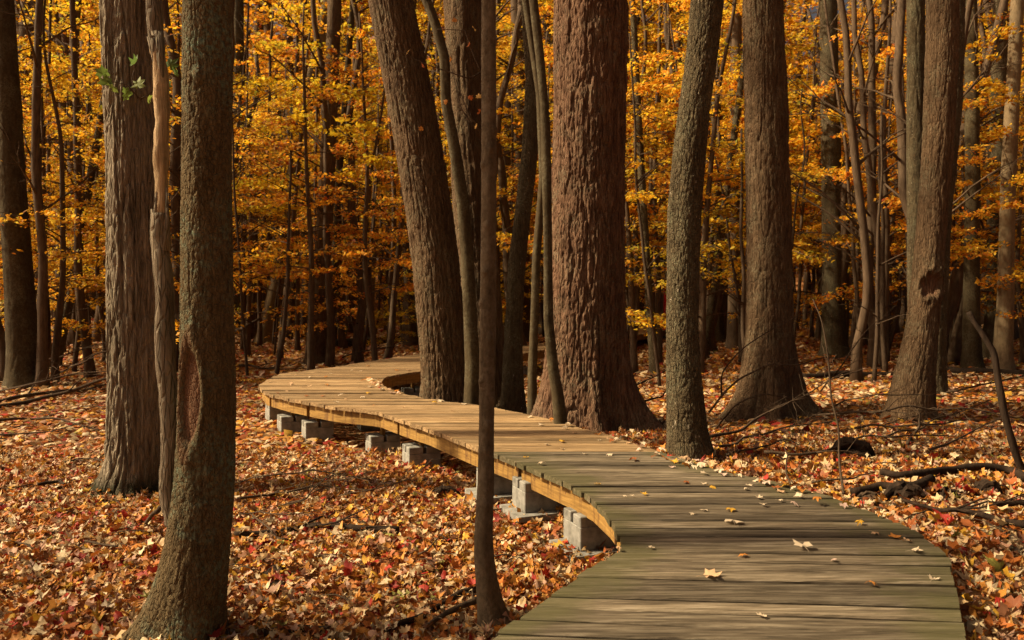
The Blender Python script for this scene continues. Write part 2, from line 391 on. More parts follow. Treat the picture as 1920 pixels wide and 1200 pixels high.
def path_resample(pts, d):
    pts = np.asarray(pts, float); s = np.r_[0, np.cumsum(np.hypot(*np.diff(pts, axis=0).T))]
    n = max(2, int(s[-1] / d) + 1); q = np.linspace(0, s[-1], n)
    return np.stack([np.interp(q, s, pts[:, 0]), np.interp(q, s, pts[:, 1])], 1)
def strip(name, pts, inset, th, ztop, hgt, mat, parent):
    """board bent along a plan polyline; inset to the right of travel"""
    pts = path_resample(pts, .12); tg = np.gradient(pts, axis=0); tg /= np.linalg.norm(tg, axis=1)[:, None]
    nr = np.stack([tg[:, 1], -tg[:, 0]], 1); a = pts + nr * inset; b2 = pts + nr * (inset + th)
    n = len(pts); V = np.zeros((n, 4, 3))
    V[:, 0, :2] = a; V[:, 1, :2] = b2; V[:, 2, :2] = b2; V[:, 3, :2] = a
    V[:, (0, 1), 2] = ztop - hgt; V[:, (2, 3), 2] = ztop
    fc = [(i * 4 + j, i * 4 + (j + 1) % 4, (i + 1) * 4 + (j + 1) % 4, (i + 1) * 4 + j) for i in range(n - 1) for j in range(4)]
    fc += [(3, 2, 1, 0), tuple((n - 1) * 4 + j for j in range(4))]
    V = V.reshape(-1, 3); c = V.mean(0); mb = MB(); mb.add(V - c, fc)
    o = mb.build(name, mat, parent, smooth=False); o.location = c - OFF; return o
def edge_part(E, y0, y1):
    ys = [v for v in E[:, 1] if y0 < v < y1]; f = lambda q: (np.interp(q, E[:, 1], E[:, 0]), q)
    return [f(y0)] + [f(q) for q in ys] + [f(y1)]
cuts = [-.5, 2.9, 4.27, 4.93, 6.52, 8.82, 10.12, 11.0, 12.3, 14.6, 17.5, 20.5, 24, 28, 33, 37.4]
for i in range(len(cuts) - 1):
    if i == 2: cc = (4.33, 4.90)
    else: cc = (cuts[i] + .028, cuts[i + 1] - .028)
    strip('fascia_board', edge_part(LE, *cc), .055, .038, DZ - .049, .155, M['lumber'], bw)
    strip('fascia_board', edge_part(RE, *cc), -.093, .038, DZ - .049, .155, M['lumber'], bw)
    strip('joist', edge_part(LE, cuts[i], cuts[i + 1]), .11, .04, DZ - .050, .15, M['lumber'], bw)
    strip('joist', edge_part(RE, cuts[i], cuts[i + 1]), -.15, .04, DZ - .050, .15, M['lumber'], bw)

def pier(x, y, rz, zg, slab=False):
    """precast deck block with crossing slots on top, wooden post stub in the slot"""
    mb = MB(); W, D, H = .37, .28, .245; sl = .036
    mb.box((0, 0, H * .35), (W, D, H * .7))
    for sx in (-1, 1):
        for sy in (-1, 1):
            mb.box((sx * (W + sl) / 4, sy * (D + sl) / 4, H * .85 + .001), ((W - sl) / 2 - .001, (D - sl) / 2 - .001, H * .3 + .002))
    o = mb.build('pier_block', M['concrete'], bw, smooth=False); o.location = np.array([x, y, zg]) - OFF; o.rotation_euler.z = rz
    bv = o.modifiers.new('b', 'BEVEL'); bv.width = .006; bv.segments = 1; bv.limit_method = 'ANGLE'
    mb = MB(); top = DZ - .050
    mb.box((0, 0, (top - zg + H * .7) / 2 - .002), (.042, .08, top - zg - H * .7))
    s = mb.build('post_stub', M['lumber'], o, smooth=False)
    if slab:
        mb = MB(); mb.box((-.02, -.02, -.022), (.52, .42, .045)); s = mb.build('base_slab', M['concrete'], o, smooth=False)
piers = [(1088, 1035, 5.54, 22, 1), (984, 963, 6.35, 22, 1), (912, 930, 7.0, 22, 1), (767, 882, 8.55, 24, 1), (695, 857, 9.42, 24, 0), (573, 828, 10.15, 26, 0), (527, 816, 10.6, 28, 0), (505, 790, 11.5, 30, 0)]
for px, py, Y, rot, slab in piers:
    p = P(px, py, Y); r = math.radians(rot)
    ox, oy = .185 * math.cos(r) - .14 * math.sin(r), .185 * math.sin(r) + .14 * math.cos(r)   # near corner to centre
    pier(p[0] + ox, p[1] + oy, r, p[2], bool(slab))
for yy in (5.0, 6.4, 7.9, 9.2, 10.2, 11.4, 12.6, 14.2, 16.2, 18.6, 22, 26, 30):
    x = float(XR(yy)) - .28; zg = float(ground_h(x, yy)) - .03
    if DZ - .045 - zg > .26: pier(x, yy + .1, .4, zg)
for yy in (13.4, 15.2, 17.4, 20, 24, 28, 32):
    x = float(XL(yy)) + .28; zg = float(ground_h(x, yy)) - .03
    if DZ - .045 - zg > .26: pier(x, yy, .3, zg)

# ------------------------------------------------------------------ trunks
def trunk_mesh(name, Y, rows, mat, seg=96, dz=.03, z_top=9.0, bark=(.010, 14, .16), lobes=(), flare_h=.5, flare=.25, scars=(), holes=(), knots=(), sd=0, zbase=None, bumps=.02):
    """rows: (centre px, py, width px) from base up, at depth Y. Mesh is local to the base point."""
    R = np.array([[*P(c, py, Y), w * Y / F / 2] for c, py, w in rows])
    x0, y0 = R[0, 0], Y
    zg = float(ground_h(x0, Y)) if zbase is None else zbase
    z = R[:, 2]; order = np.argsort(z); R = R[order]; z = R[:, 2]
    zf = min(z_top, CAMZ + 585 * Y / F); zs = np.r_[np.arange(zg - .12, zf, dz), np.arange(zf, z_top, max(dz, .08))]
    sl = (R[-1, 0] - R[-2, 0]) / (z[-1] - z[-2])
    xs = np.interp(zs, z, R[:, 0]); rs = np.interp(zs, z, R[:, 3])
    up = zs > z[-1]; xs[up] = R[-1, 0] + np.clip(sl, -.25, .25) * (zs[up] - z[-1]); rs[up] = R[-1, 3] * (1 - .45 * (zs[up] - z[-1]) / max(.1, z_top - z[-1]))
    k = max(3, int(.25 / dz)) | 1                                    # soften the corners of the traced axis
    ker = np.hanning(k + 2)[1:-1]; ker /= ker.sum()
    pad = lambda a: np.convolve(np.pad(a, k // 2, mode='reflect', reflect_type='odd'), ker, 'valid')
    xs, rs = pad(xs), pad(rs)
    th = np.linspace(0, 2 * math.pi, seg, endpoint=False)
    T, Zg = np.meshgrid(th, zs); Rr = np.repeat(rs[:, None], seg, 1); h = Zg - zg
    fl = np.exp(-np.clip(h, 0, None) / flare_h * 1.7)
    lob = np.zeros_like(T)
    for (a, amp, wd) in lobes:
        d = (T - math.radians(a) + math.pi) % (2 * math.pi) - math.pi
        lob += amp * np.exp(-(d / math.radians(wd)) ** 2)
    Rr = Rr * (1 + fl * (flare + lob))
    cx, sy = np.cos(T), np.sin(T)
    rad0 = float(np.median(rs)); amp, fr, st = bark
    tw = noise(cx * 1.3, sy * 1.3, Zg * .5, sd + 5) * .3
    A, B, Cz = cx * rad0 * fr * 3, sy * rad0 * fr * 3, Zg * fr * st * 3 + tw
    n1 = noise(A * .33, B * .33, Cz * .33, sd); n2 = noise(A * .62, B * .62, Cz * .7, sd + 1); n3 = noise(A * .9, B * .9, Cz * 3.2, sd + 2); n4 = noise(A * 1.9, B * 1.9, Cz * 2.6, sd + 3)
    disp = amp * (.55 - 1.25 * np.exp(-(n1 / .13) ** 2) - .85 * np.exp(-(n2 / .13) ** 2) + .45 * n3 + .35 * n4)
    disp += bumps * rad0 * 2 * noise(cx * 1.5, sy * 1.5, Zg * 1.2, sd + 9)
    scar = np.zeros_like(T)
    for (a, zc, hw, hh, dep) in scars:                               # long healed wound: sunk wood, raised lip
        d = ((T - math.radians(a) + math.pi) % (2 * math.pi) - math.pi) / math.radians(hw)
        q = np.sqrt(d ** 2 + np.abs((Zg - zc) / hh) ** 1.7)
        ins = 1 - sstep(.72, .92, q)
        lip = np.exp(-((q - 1.08) / .17) ** 2)
        disp = disp * (1 - ins * .7) - dep * ins + dep * .55 * lip; scar = np.maximum(scar, np.maximum(ins, .55 * np.exp(-((q - 1.0) / .16) ** 2) * (d < .2)))
    for (a, zc, hw, hh, dep) in holes:
        d = ((T - math.radians(a) + math.pi) % (2 * math.pi) - math.pi) / math.radians(hw)
        q = np.sqrt(d ** 2 + ((Zg - zc) / hh) ** 2) + .3 * noise(cx * 9, sy * 9, Zg * 9, 4)
        ins = 1 - sstep(.6, .95, q); disp = disp - dep * ins + dep * .35 * np.exp(-((q - 1.1) / .2) ** 2); scar = np.maximum(scar, ins)
    for (a, zc, sz, amp2) in knots:
        d = ((T - math.radians(a) + math.pi) % (2 * math.pi) - math.pi) * rad0
        disp += amp2 * np.exp(-(d ** 2 + (Zg - zc) ** 2) / sz ** 2)
    Rr = Rr + disp
    V = np.stack([xs[:, None] - x0 + cx * Rr, sy * Rr, Zg - zg], -1).reshape(-1, 3)
    m = len(zs); ii = np.arange(m * seg).reshape(m, seg); jj = np.roll(ii, -1, 1)
    Fc = np.stack([ii[:-1], jj[:-1], jj[1:], ii[1:]], -1).reshape(-1, 4)
    me = fast_mesh(name, V, Fc, mat)
    at = me.color_attributes.new('Scar', 'FLOAT_COLOR', 'POINT')
    CC = np.zeros((len(V), 4), np.float32); CC[:, :3] = scar.reshape(-1, 1); CC[:, 3] = 1; at.data.foreach_set('color', CC.ravel())
    top = np.array([xs[-1] - x0, 0, zs[-1] - zg, rs[-1]])
    return me, (x0, y0, zg), top

# ---- leaves
MAPLE = [(-90, .14), (-62, .50), (-35, .50), (-12, .80), (10, .60), (26, .72), (42, .94), (60, .62), (74, .76), (90, 1.05), (106, .76), (120, .62), (138, .94), (154, .72), (170, .60), (192, .80), (215, .50), (242, .50)]
LITE = [(-90, .18), (-40, .62), (-5, .82), (20, .58), (45, .95), (67, .66), (90, 1.05), (113, .66), (135, .95), (160, .58), (185, .82), (220, .62)]
def leaf_shape(poly, curl, fold, sd, ragged=.08, crump=.035):
    r = np.random.default_rng(sd)
    a = np.radians([p[0] for p in poly]); q = np.array([p[1] for p in poly]) * (1 + r.normal(0, ragged, len(poly)))
    V = np.zeros((len(poly) + 1, 3)); V[1:, 0] = np.cos(a) * q * .5; V[1:, 1] = np.sin(a) * q * .5
    rr = np.hypot(V[:, 0], V[:, 1])
    V[:, 2] = curl * rr ** 2 * 1.8 + fold * np.abs(V[:, 0]) + .10 * np.sin(V[:, 0] * 9 + sd) * rr + .09 * np.cos(V[:, 1] * 8 + sd * 2) * rr
    V[1:, 2] += r.normal(0, crump, len(poly))
    if abs(curl) > .5: V[:, 0] *= .72
    n = len(poly); Fc = np.array([(0, i + 1, (i + 1) % n + 1) for i in range(n)]); return V, Fc
def rot_mats(yaw, tx, ty):
    cz, sz = np.cos(yaw), np.sin(yaw); cx, sx = np.cos(tx), np.sin(tx); cy, sy = np.cos(ty), np.sin(ty)
    n = len(yaw); Rz = np.zeros((n, 3, 3)); Rx = np.zeros((n, 3, 3)); Ry = np.zeros((n, 3, 3))
    Rz[:, 0, 0] = cz; Rz[:, 0, 1] = -sz; Rz[:, 1, 0] = sz; Rz[:, 1, 1] = cz; Rz[:, 2, 2] = 1
    Rx[:, 0, 0] = 1; Rx[:, 1, 1] = cx; Rx[:, 1, 2] = -sx; Rx[:, 2, 1] = sx; Rx[:, 2, 2] = cx
    Ry[:, 1, 1] = 1; Ry[:, 0, 0] = cy; Ry[:, 0, 2] = sy; Ry[:, 2, 0] = -sy; Ry[:, 2, 2] = cy
    return Rx @ Ry @ Rz
def scatter(shapes, pos, size, yaw, tx, ty, col, mat, name):
    which = rng.integers(0, len(shapes), len(pos)); VV, FF, CC = [], [], []; off = 0
    R = rot_mats(yaw, tx, ty)
    for k, (sv, sf) in enumerate(shapes):
        s = np.where(which == k)[0]
        if not len(s): continue
        v = np.einsum('nij,mj->nmi', R[s], sv) * size[s][:, None, None] + pos[s][:, None, :]
        f = sf[None] + (np.arange(len(s)) * len(sv))[:, None, None] + off
        VV.append(v.reshape(-1, 3)); FF.append(f.reshape(-1, 3)); CC.append(np.repeat(col[s], len(sv), 0)); off += len(s) * len(sv)
    return fast_mesh(name, np.concatenate(VV), np.concatenate(FF), mat, np.concatenate(CC))

TREE_COLS = np.array([(.80, .45, .024), (.86, .54, .04), (.70, .33, .02), (.54, .20, .015), (.66, .50, .05), (.40, .38, .05), (.86, .60, .08), (.46, .15, .015)])
TREE_P = np.array([.27, .20, .17, .10, .10, .05, .07, .04]); TREE_P = TREE_P / TREE_P.sum()
OVAL = [(-90, .95), (-40, .55), (10, .52), (55, .72), (90, 1.1), (125, .72), (170, .52), (220, .55)]
def oval_shapes():
    out = []
    for s in range(4):
        r = np.random.default_rng(70 + s); V = np.array([(0, -.5, 0), (.25, -.05, .04), (.16, .28, .0), (0, .55, -.05), (-.16, .28, .0), (-.25, -.05, .04)]) + r.normal(0, .035, (6, 3))
        V[:, 2] += -.25 * V[:, 1] ** 2 * r.uniform(.2, 1.5)
        out.append((V, np.array([(0, 1, 5), (1, 2, 5), (2, 4, 5), (2, 3, 4)])))
    return out
OVALS = oval_shapes()

def crown(z0, z1, rad, nb, per, sd, leaf=.115, trunk_r=.08, bend=0.3):
    """trunk-axis limbs with flat layered sprays of leaves. returns (leaf mesh, list of limb paths)"""
    r = np.random.default_rng(sd); pos = []; limbs = []
    for b in range(nb):
        zb = z0 + (z1 - z0) * (b + r.uniform(0, 1)) / nb; t = (zb - z0) / (z1 - z0)
        az = r.uniform(0, 2 * math.pi); L = rad * (1.05 - .62 * t) * r.uniform(.6, 1.15); rise = r.uniform(.05, .55)
        q = np.linspace(0, 1, 7); side = r.normal(0, .12) * L
        px = np.stack([np.cos(az) * q * L - np.sin(az) * side * q ** 2, np.sin(az) * q * L + np.cos(az) * side * q ** 2, zb + rise * L * q - .28 * L * q ** 2], 1)
        limbs.append((px, np.linspace(max(.008, trunk_r * .3 * (1 - .5 * t)), .004, 7)))
        # side shoots, all in one gently sloped plane
        for sh in range(int(5 + 3 * L)):
            u = r.uniform(.25, 1); base = np.array([np.interp(u, q, px[:, i]) for i in range(3)])
            a2 = az + r.choice([-1, 1]) * r.uniform(.3, 1.2); l2 = L * r.uniform(.18, .42) * (1.25 - .6 * u)
            n = max(4, int(per * l2 / (rad * .3)))
            v = r.uniform(.05, 1, n)
            p = base + np.stack([np.cos(a2) * v * l2, np.sin(a2) * v * l2, -.12 * v * l2], 1)
            p[:, :2] += r.normal(0, .07, (n, 2)); p[:, 2] += r.normal(0, .045, n) - .03
            pos.append(p)
            if sh % 2 == 0: limbs.append((np.array([base, base + (p[np.argmax(v)] - base) * .5 + [0, 0, .02], p[np.argmax(v)]]), np.array([.008, .005, .003])))
    pos = np.concatenate(pos); n = len(pos)
    clump = TREE_COLS[r.choice(len(TREE_COLS), n, p=TREE_P)]
    col = clump * r.uniform(.75, 1.15, (n, 1))
    me = scatter(OVALS, pos, leaf * r.uniform(.65, 1.3, n), r.uniform(0, 2 * math.pi, n), r.normal(.15, .5, n), r.normal(0, .5, n), col, M['leaf_tree'], 'crown')
    return me, limbs

CROWNS = [crown([1.7, 2.4, 1.2, 2.0][i], 9.3, 2.3, 26, 19, 100 + i, [.115, .13, .10, .12][i]) for i in range(4)] + [crown(3.6, 12.5, 3.2, 30, 26, 120 + i, .13) for i in range(3)]
HIGH = [crown(7.5, 14.5, 3.0, 15, 13, 140 + i, .13) for i in range(2)]     # thin tops of the big trees, above the frame

def generic_trunk(sd, h, r0, limbs, lean=0.0, wav=.25, seg=12, flare=.5):
    r = np.random.default_rng(sd); q = np.linspace(0, 1, 26); z = q * h
    x = lean * z + wav * (noise(z * .35, sd, 0, 3) - noise(0, sd, 0, 3)) * q ** .5; yv = wav * (noise(z * .35, sd, 9, 4) - noise(0, sd, 9, 4)) * q ** .5
    rad = r0 * (1 - .75 * q) * (1 + flare * np.exp(-z / (r0 * 2.2)))
    mb = MB(); mb.tube(np.stack([x, yv, z - .1], 1), rad, seg, .16, sd)
    for (px, pr) in limbs:
        p2 = px.copy(); p2[:, 0] += np.interp(px[0, 2], z, x); p2[:, 1] += np.interp(px[0, 2], z, yv); mb.tube(p2, pr, 5)
    return mb.mesh('trunk', M['bark_far'])

# ------------------------------------------------------------------ the large trees by the boardwalk
def big_tree(label, Y, rows, mat, limb_seed=0, crown_mesh=True, name='tree', group=None, **kw):
    me, loc, top = trunk_mesh('trunk', Y, rows, M[mat], sd=limb_seed * 7 + 1, **kw)
    t = empty(name, loc); tag(t, label, 'tree', group); link('trunk', me, t)
    if crown_mesh:
        zt = top[2]; r = np.random.default_rng(limb_seed + 900); cm, lm = HIGH[limb_seed % 2]
        sc = min(1.0, max(.35, top[3] / .16)) 
        for i in range(4):                                            # forked limbs at the head of the trunk
            a = r.uniform(0, 6.28); ln = r.uniform(2.2, 3.6) * sc; q = np.linspace(0, 1, 7)
            pts = np.stack([top[0] + np.cos(a) * q * ln * .55, np.sin(a) * q * ln * .55, zt - .25 + q * ln], 1); pts[:, :2] += r.normal(0, .05, (7, 2)) * q[:, None]
            mb = MB(); mb.tube(pts, top[3] * .72 * (1 - .75 * q), 8, .1, i); mb.build('limb', mat and M[mat], t)
        c = link('crown', cm, t); c.location = (top[0], 0, zt - 7.5 * sc); c.scale = (sc, sc, sc); c.rotation_euler.z = r.uniform(0, 6.28)
    return t, loc, me

scarred, sloc, _ = big_tree('lichened trunk with a long open bark wound, thin dead stem at its side', 4.37,
    [(345, 1195, 112), (360, 1100, 116), (374, 1000, 112), (384, 900, 106), (389, 750, 101), (388, 600, 94), (388, 300, 88), (389, 0, 86)], 'bark_lichen', 1,
    seg=220, dz=.010, z_top=8, bark=(.0042, 34, .34), flare_h=.30, flare=.12, lobes=[(195, 1.15, 34), (-60, .38, 30), (20, .28, 30), (90, .5, 40)],
    scars=[(-107, 1.39, 29, .315, .026)], knots=[(-92, 3.16, .035, .016), (-60, .98, .035, .008), (-110, 2.3, .02, .006)])
# dead stem growing from its base: barked below, stripped to bare wood above
def px_path(lst, Y): return np.array([P(a, b, Y) for a, b in lst])
dl = [(322, 985), (316, 940), (318, 860), (316, 740), (309, 600), (302, 470), (299, 400)]
p = px_path(dl, 4.42) - np.array(sloc); q = np.linspace(0, 1, 60); ss = np.linspace(0, 1, len(p))
p = np.stack([np.interp(q, ss, p[:, i]) for i in range(3)], 1); p[:, 0] += .006 * np.sin(q * 19)
mb = MB(); mb.tube(p, np.interp(q, [0, .15, .6, 1], [.036, .046, .055, .044]), 20, .13); dead = mb.build('dead_stem', M['bark_grey'], scarred); dead['label'] = 'thin dead stem beside the scarred trunk'
p2 = px_path([(303, 440), (303, 330), (304, 220), (299, 120), (291, 60)], 4.42) - np.array(sloc)
q = np.linspace(0, 1, 40); p2 = np.stack([np.interp(q, np.linspace(0, 1, 5), p2[:, i]) for i in range(3)], 1)
mb = MB(); p2[:, 0] += .003 * np.sin(q * 11 + 1) + .0015 * np.sin(q * 31); mb.tube(p2, np.interp(q, [0, .2, .5, 1], [.026, .036, .043, .034]) * (1 + .07 * np.sin(q * 23)), 18, .22); bwd = mb.build('bare_wood', M['bare_wood'], dead); bwd['label'] = 'pale stripped wood of the dead stem'
p3 = px_path([(293, 80), (289, 0), (283, -160), (270, -420)], 4.42) - np.array(sloc)
q = np.linspace(0, 1, 24); p3 = np.stack([np.interp(q, np.linspace(0, 1, 4), p3[:, i]) for i in range(3)], 1)
mb = MB(); mb.tube(p3, np.interp(q, [0, .2, 1], [.038, .047, .02]), 16, .14); mb.build('stem_top', M['bark_grey'], dead)
p4 = px_path([(286, 392), (292, 440), (297, 470)], 4.42) - np.array(sloc); mb = MB(); mb.tube(p4, [.010, .026, .03], 10, .2); mb.build('bark_shard', M['bark_grey'], dead)
for pts_, rr_ in (([(296, 60), (301, 110), (306, 165)], [.034, .024, .004]), ([(287, 70), (289, 100), (291, 128)], [.03, .016, .003]), ([(312, 350), (314, 410), (312, 470)], [.003, .014, .03]), ([(295, 330), (293, 380), (292, 420)], [.003, .012, .02])):
    mb = MB(); mb.tube(px_path(pts_, 4.40) - np.array(sloc), rr_, 9, .3, int(pts_[0][0])); mb.build('bark_shard', M['bark_grey'], dead)

furrowed, floc, _ = big_tree('straight grey trunk with deep furrowed bark and a dark mossy foot', 7.68,
    [(248, 925, 108), (253, 850, 96), (253, 700, 90), (252, 600, 89), (247, 300, 85), (235, 0, 82)], 'bark_grey', 2,
    seg=260, dz=.018, z_top=9.5, bark=(.017, 15, .10), flare_h=.28, flare=.18, lobes=[(190, .45, 30), (-70, .15, 30), (-10, .2, 28), (90, .3, 40)])
sap, saploc, _ = big_tree('slender smooth sapling with small knots beside the mossy boardwalk edge', 4.48,
    [(934, 1190, 66), (921, 1145, 50), (911, 1085, 40), (906, 1030, 37), (907, 980, 35), (911, 900, 33), (912, 800, 29), (915, 600, 31), (917, 300, 30), (916, 0, 27)], 'bark_smooth', 3, name='sapling',
    seg=48, dz=.016, z_top=7, bark=(.0012, 22, .8), flare_h=.12, flare=.05, lobes=[(-20, .8, 34), (200, .3, 25)], bumps=.07,
    knots=[(-110, 1.96 - (510 - 550) * 4.48 / 1450, .022, .020), (-75, 1.96 - (280 - 550) * 4.48 / 1450, .02, .016), (-60, 1.70, .02, .015), (-40, 2.9, .02, .016), (-130, 1.45, .02, .014), (-80, 1.2, .025, .012), (-30, 1.35, .02, .014), (-95, 2.35, .018, .016), (-150, 1.9, .02, .014), (-20, 2.1, .02, .013), (-70, .75, .03, .010), (-140, 2.7, .02, .014), (-115, 1.05, .02, .012)])
big_tree('thick brown slanting trunk rooted in the bend of the boardwalk', 10.95,
    [(838, 775, 94), (833, 700, 84), (827, 600, 86), (818, 500, 87), (805, 400, 88), (772, 200, 87), (733, 0, 84), (690, -200, 78)], 'bark_brown', 4,
    seg=220, dz=.022, z_top=10, bark=(.013, 16, .14), flare_h=.6, flare=.0, lobes=[(188, .38, 26), (-38, .62, 24), (-110, .10, 20), (60, .3, 40)])
big_tree('dark upright trunk half hidden behind the leaning brown one', 11.9,
    [(925, 770, 100), (910, 680, 84), (904, 600, 78), (888, 400, 74), (868, 0, 72)], 'bark_brown', 5,
    seg=96, dz=.035, z_top=10, bark=(.014, 12, .14), flare_h=.4, flare=.15, lobes=[(-20, .3, 30), (200, .2, 30)])
big_tree('thin crooked stem rising in front of the leaning brown trunk', 10.3,
    [(885, 770, 34), (886, 690, 30), (882, 600, 26), (877, 480, 24), (868, 380, 23), (853, 280, 22), (836, 190, 20), (834, 110, 20), (815, 40, 19), (788, -30, 18)], 'bark_olive', 6, name='sapling',
    seg=32, dz=.03, z_top=7, bark=(.002, 20, .6), flare_h=.3, flare=.1, bumps=.06)
big_tree('dark stem with an S bend behind the smooth sapling', 11.3,
    [(962, 770, 46), (962, 680, 38), (964, 600, 33), (969, 500, 32), (980, 400, 30), (994, 280, 32), (1000, 150, 30), (992, 30, 26), (984, -60, 25)], 'bark_dark', 7,
    seg=40, dz=.03, z_top=8.5, bark=(.003, 20, .4), flare_h=.35, flare=.15, lobes=[(0, .3, 30)], bumps=.05)
big_tree('thin olive stem pressed against the flared foot of the giant trunk', 8.45,
    [(1052, 800, 26), (1046, 740, 22), (1037, 690, 20), (1028, 600, 18), (1027, 450, 17), (1025, 320, 18), (1021, 200, 17), (1012, 100, 17), (1000, 0, 16), (990, -80, 15)], 'bark_olive', 8, name='sapling',
    seg=28, dz=.025, z_top=6.5, bark=(.0016, 24, .6), flare_h=.2, flare=.1, bumps=.06)
big_tree('thin olive stem standing between the giant trunk and the S bent stem', 9.6,
    [(998, 790, 20), (998, 700, 17), (1002, 600, 16), (1006, 480, 15), (1018, 330, 15), (1012, 180, 14), (985, 0, 14)], 'bark_olive', 9, name='sapling', crown_mesh=False,
    seg=24, dz=.03, z_top=6.5, bark=(.0016, 24, .6), flare_h=.2, flare=.1, bumps=.05)
giant, gloc, _ = big_tree('giant trunk with shaggy red brown bark and flared roots', 9.4,
    [(1104, 845, 150), (1100, 760, 146), (1098, 700, 142), (1099, 600, 139), (1103, 400, 134), (1106, 200, 133), (1108, 0, 134)], 'bark_red', 10,
    seg=320, dz=.018, z_top=11, bark=(.017, 15.5, .17), flare_h=.75, flare=.10, lobes=[(190, .75, 24), (-82, .45, 12), (-18, 1.25, 20), (-125, .2, 20), (80, .5, 40)])
big_tree('dark speckled slanting trunk standing where the mossy planks begin', 7.25,
    [(1294, 868, 88), (1288, 800, 74), (1282, 700, 64), (1279, 600, 58), (1283, 400, 62), (1292, 290, 60), (1302, 200, 57), (1316, 100, 58), (1326, 0, 60), (1345, -200, 55)], 'bark_dark', 11,
    seg=180, dz=.014, z_top=8.5, bark=(.0065, 28, .28), flare_h=.25, flare=.04, lobes=[(-20, .15, 30)])
big_tree('broad brown trunk with spreading buttress roots amid the brush', 11.8,
    [(1440, 775, 100), (1440, 690, 94), (1441, 620, 82), (1443, 500, 81), (1441, 400, 80), (1436, 200, 77), (1430, 0, 71)], 'bark_brown', 12,
    seg=220, dz=.024, z_top=10, bark=(.014, 14, .14), flare_h=.7, flare=.08, lobes=[(200, 1.2, 18), (-95, .5, 13), (-22, 1.2, 16), (-140, .3, 16), (80, .4, 40)])
big_tree('brown trunk with a dark rotten knothole, standing beside the brush', 10.9,
    [(1705, 785, 84), (1715, 700, 70), (1729, 620, 57), (1739, 520, 51), (1749, 400, 50), (1757, 300, 52), (1767, 100, 56), (1768, 0, 54)], 'bark_brown', 13,
    seg=160, dz=.024, z_top=9.5, bark=(.009, 18, .15), flare_h=.4, flare=.08, lobes=[(185, .3, 28), (-30, .15, 25)], holes=[(-92, 1.96 + 15 * 10.9 / 1450, 48, .20, .075)])
big_tree('shade-darkened trunk standing close behind the knotholed one', 13.6,
    [(1748, 725, 44), (1752, 600, 40), (1764, 400, 36), (1784, 200, 36), (1790, 0, 36)], 'bark_dark', 14, seg=64, dz=.05, z_top=10, bark=(.009, 13, .2))  # shade is put into the bark colour, parting it from the knotholed trunk
big_tree('slim shade-darkened trunk rising between the knotholed one and the brush', 14.2,
    [(1722, 735, 42), (1720, 600, 32), (1717, 300, 31), (1717, 0, 31)], 'bark_dark', 15, seg=64, dz=.05, z_top=10, bark=(.009, 13, .2))  # reddish trunk given dark bark in place of the shade on it
big_tree('brown tapering trunk above fallen branches, away from the boardwalk', 15.8,
    [(48, 730, 66), (43, 660, 54), (38, 560, 50), (27, 400, 46), (16, 200, 42), (4, 0, 40)], 'bark_olive', 16, seg=80, dz=.05, z_top=11, bark=(.006, 14, .25), flare_h=.3, flare=.12, lobes=[(-15, .35, 30), (190, .2, 30)])

# ------------------------------------------------------------------ trees of the wood behind
def far_tree(label, xb, yb, xt, wpx, mat='bark_far', group=None, crown_i=None, yt=0, sd=0, name='tree', ctr=None):
    pb = PG(xb, yb); Y = pb[1]
    seg = 20; zt = CAMZ + (HY - yt) * Y / F; zt = max(zt, 5)
    rows = [(xb, yb + 6, wpx * 1.25), (xb + (xt - xb) * .25, yb - .2 * (yb - yt), wpx * 1.02), (xb + (xt - xb) * .5 + sd % 3 * 3 - 3, yb + (yt - yb) * .5, wpx * .95), (xt, yt, wpx * .82)]
    me, loc, top = trunk_mesh('trunk', Y, rows, M[mat], seg=seg, dz=.16, z_top=min(max(zt + 1.5, 8), 20), bark=(.006, 10, .25), flare_h=.35, flare=.25, lobes=[(200, .2, 30), (-30, .25, 30)], sd=sd)
    t = empty(name, loc); tag(t, label, 'tree', group); link('trunk', me, t)
    cm = CROWNS[(sd if crown_i is None else crown_i) % len(CROWNS)][0]
    c = link('crown', cm, t); s = min(1.5, Y / 20); c.scale = (s, s, s); c.rotation_euler.z = sd * 1.7
    zmid = 6.0 * s; c.location = ((P(xb + (xt - xb) * .6, 0, Y)[0] - loc[0]), 0, .2)
    return t
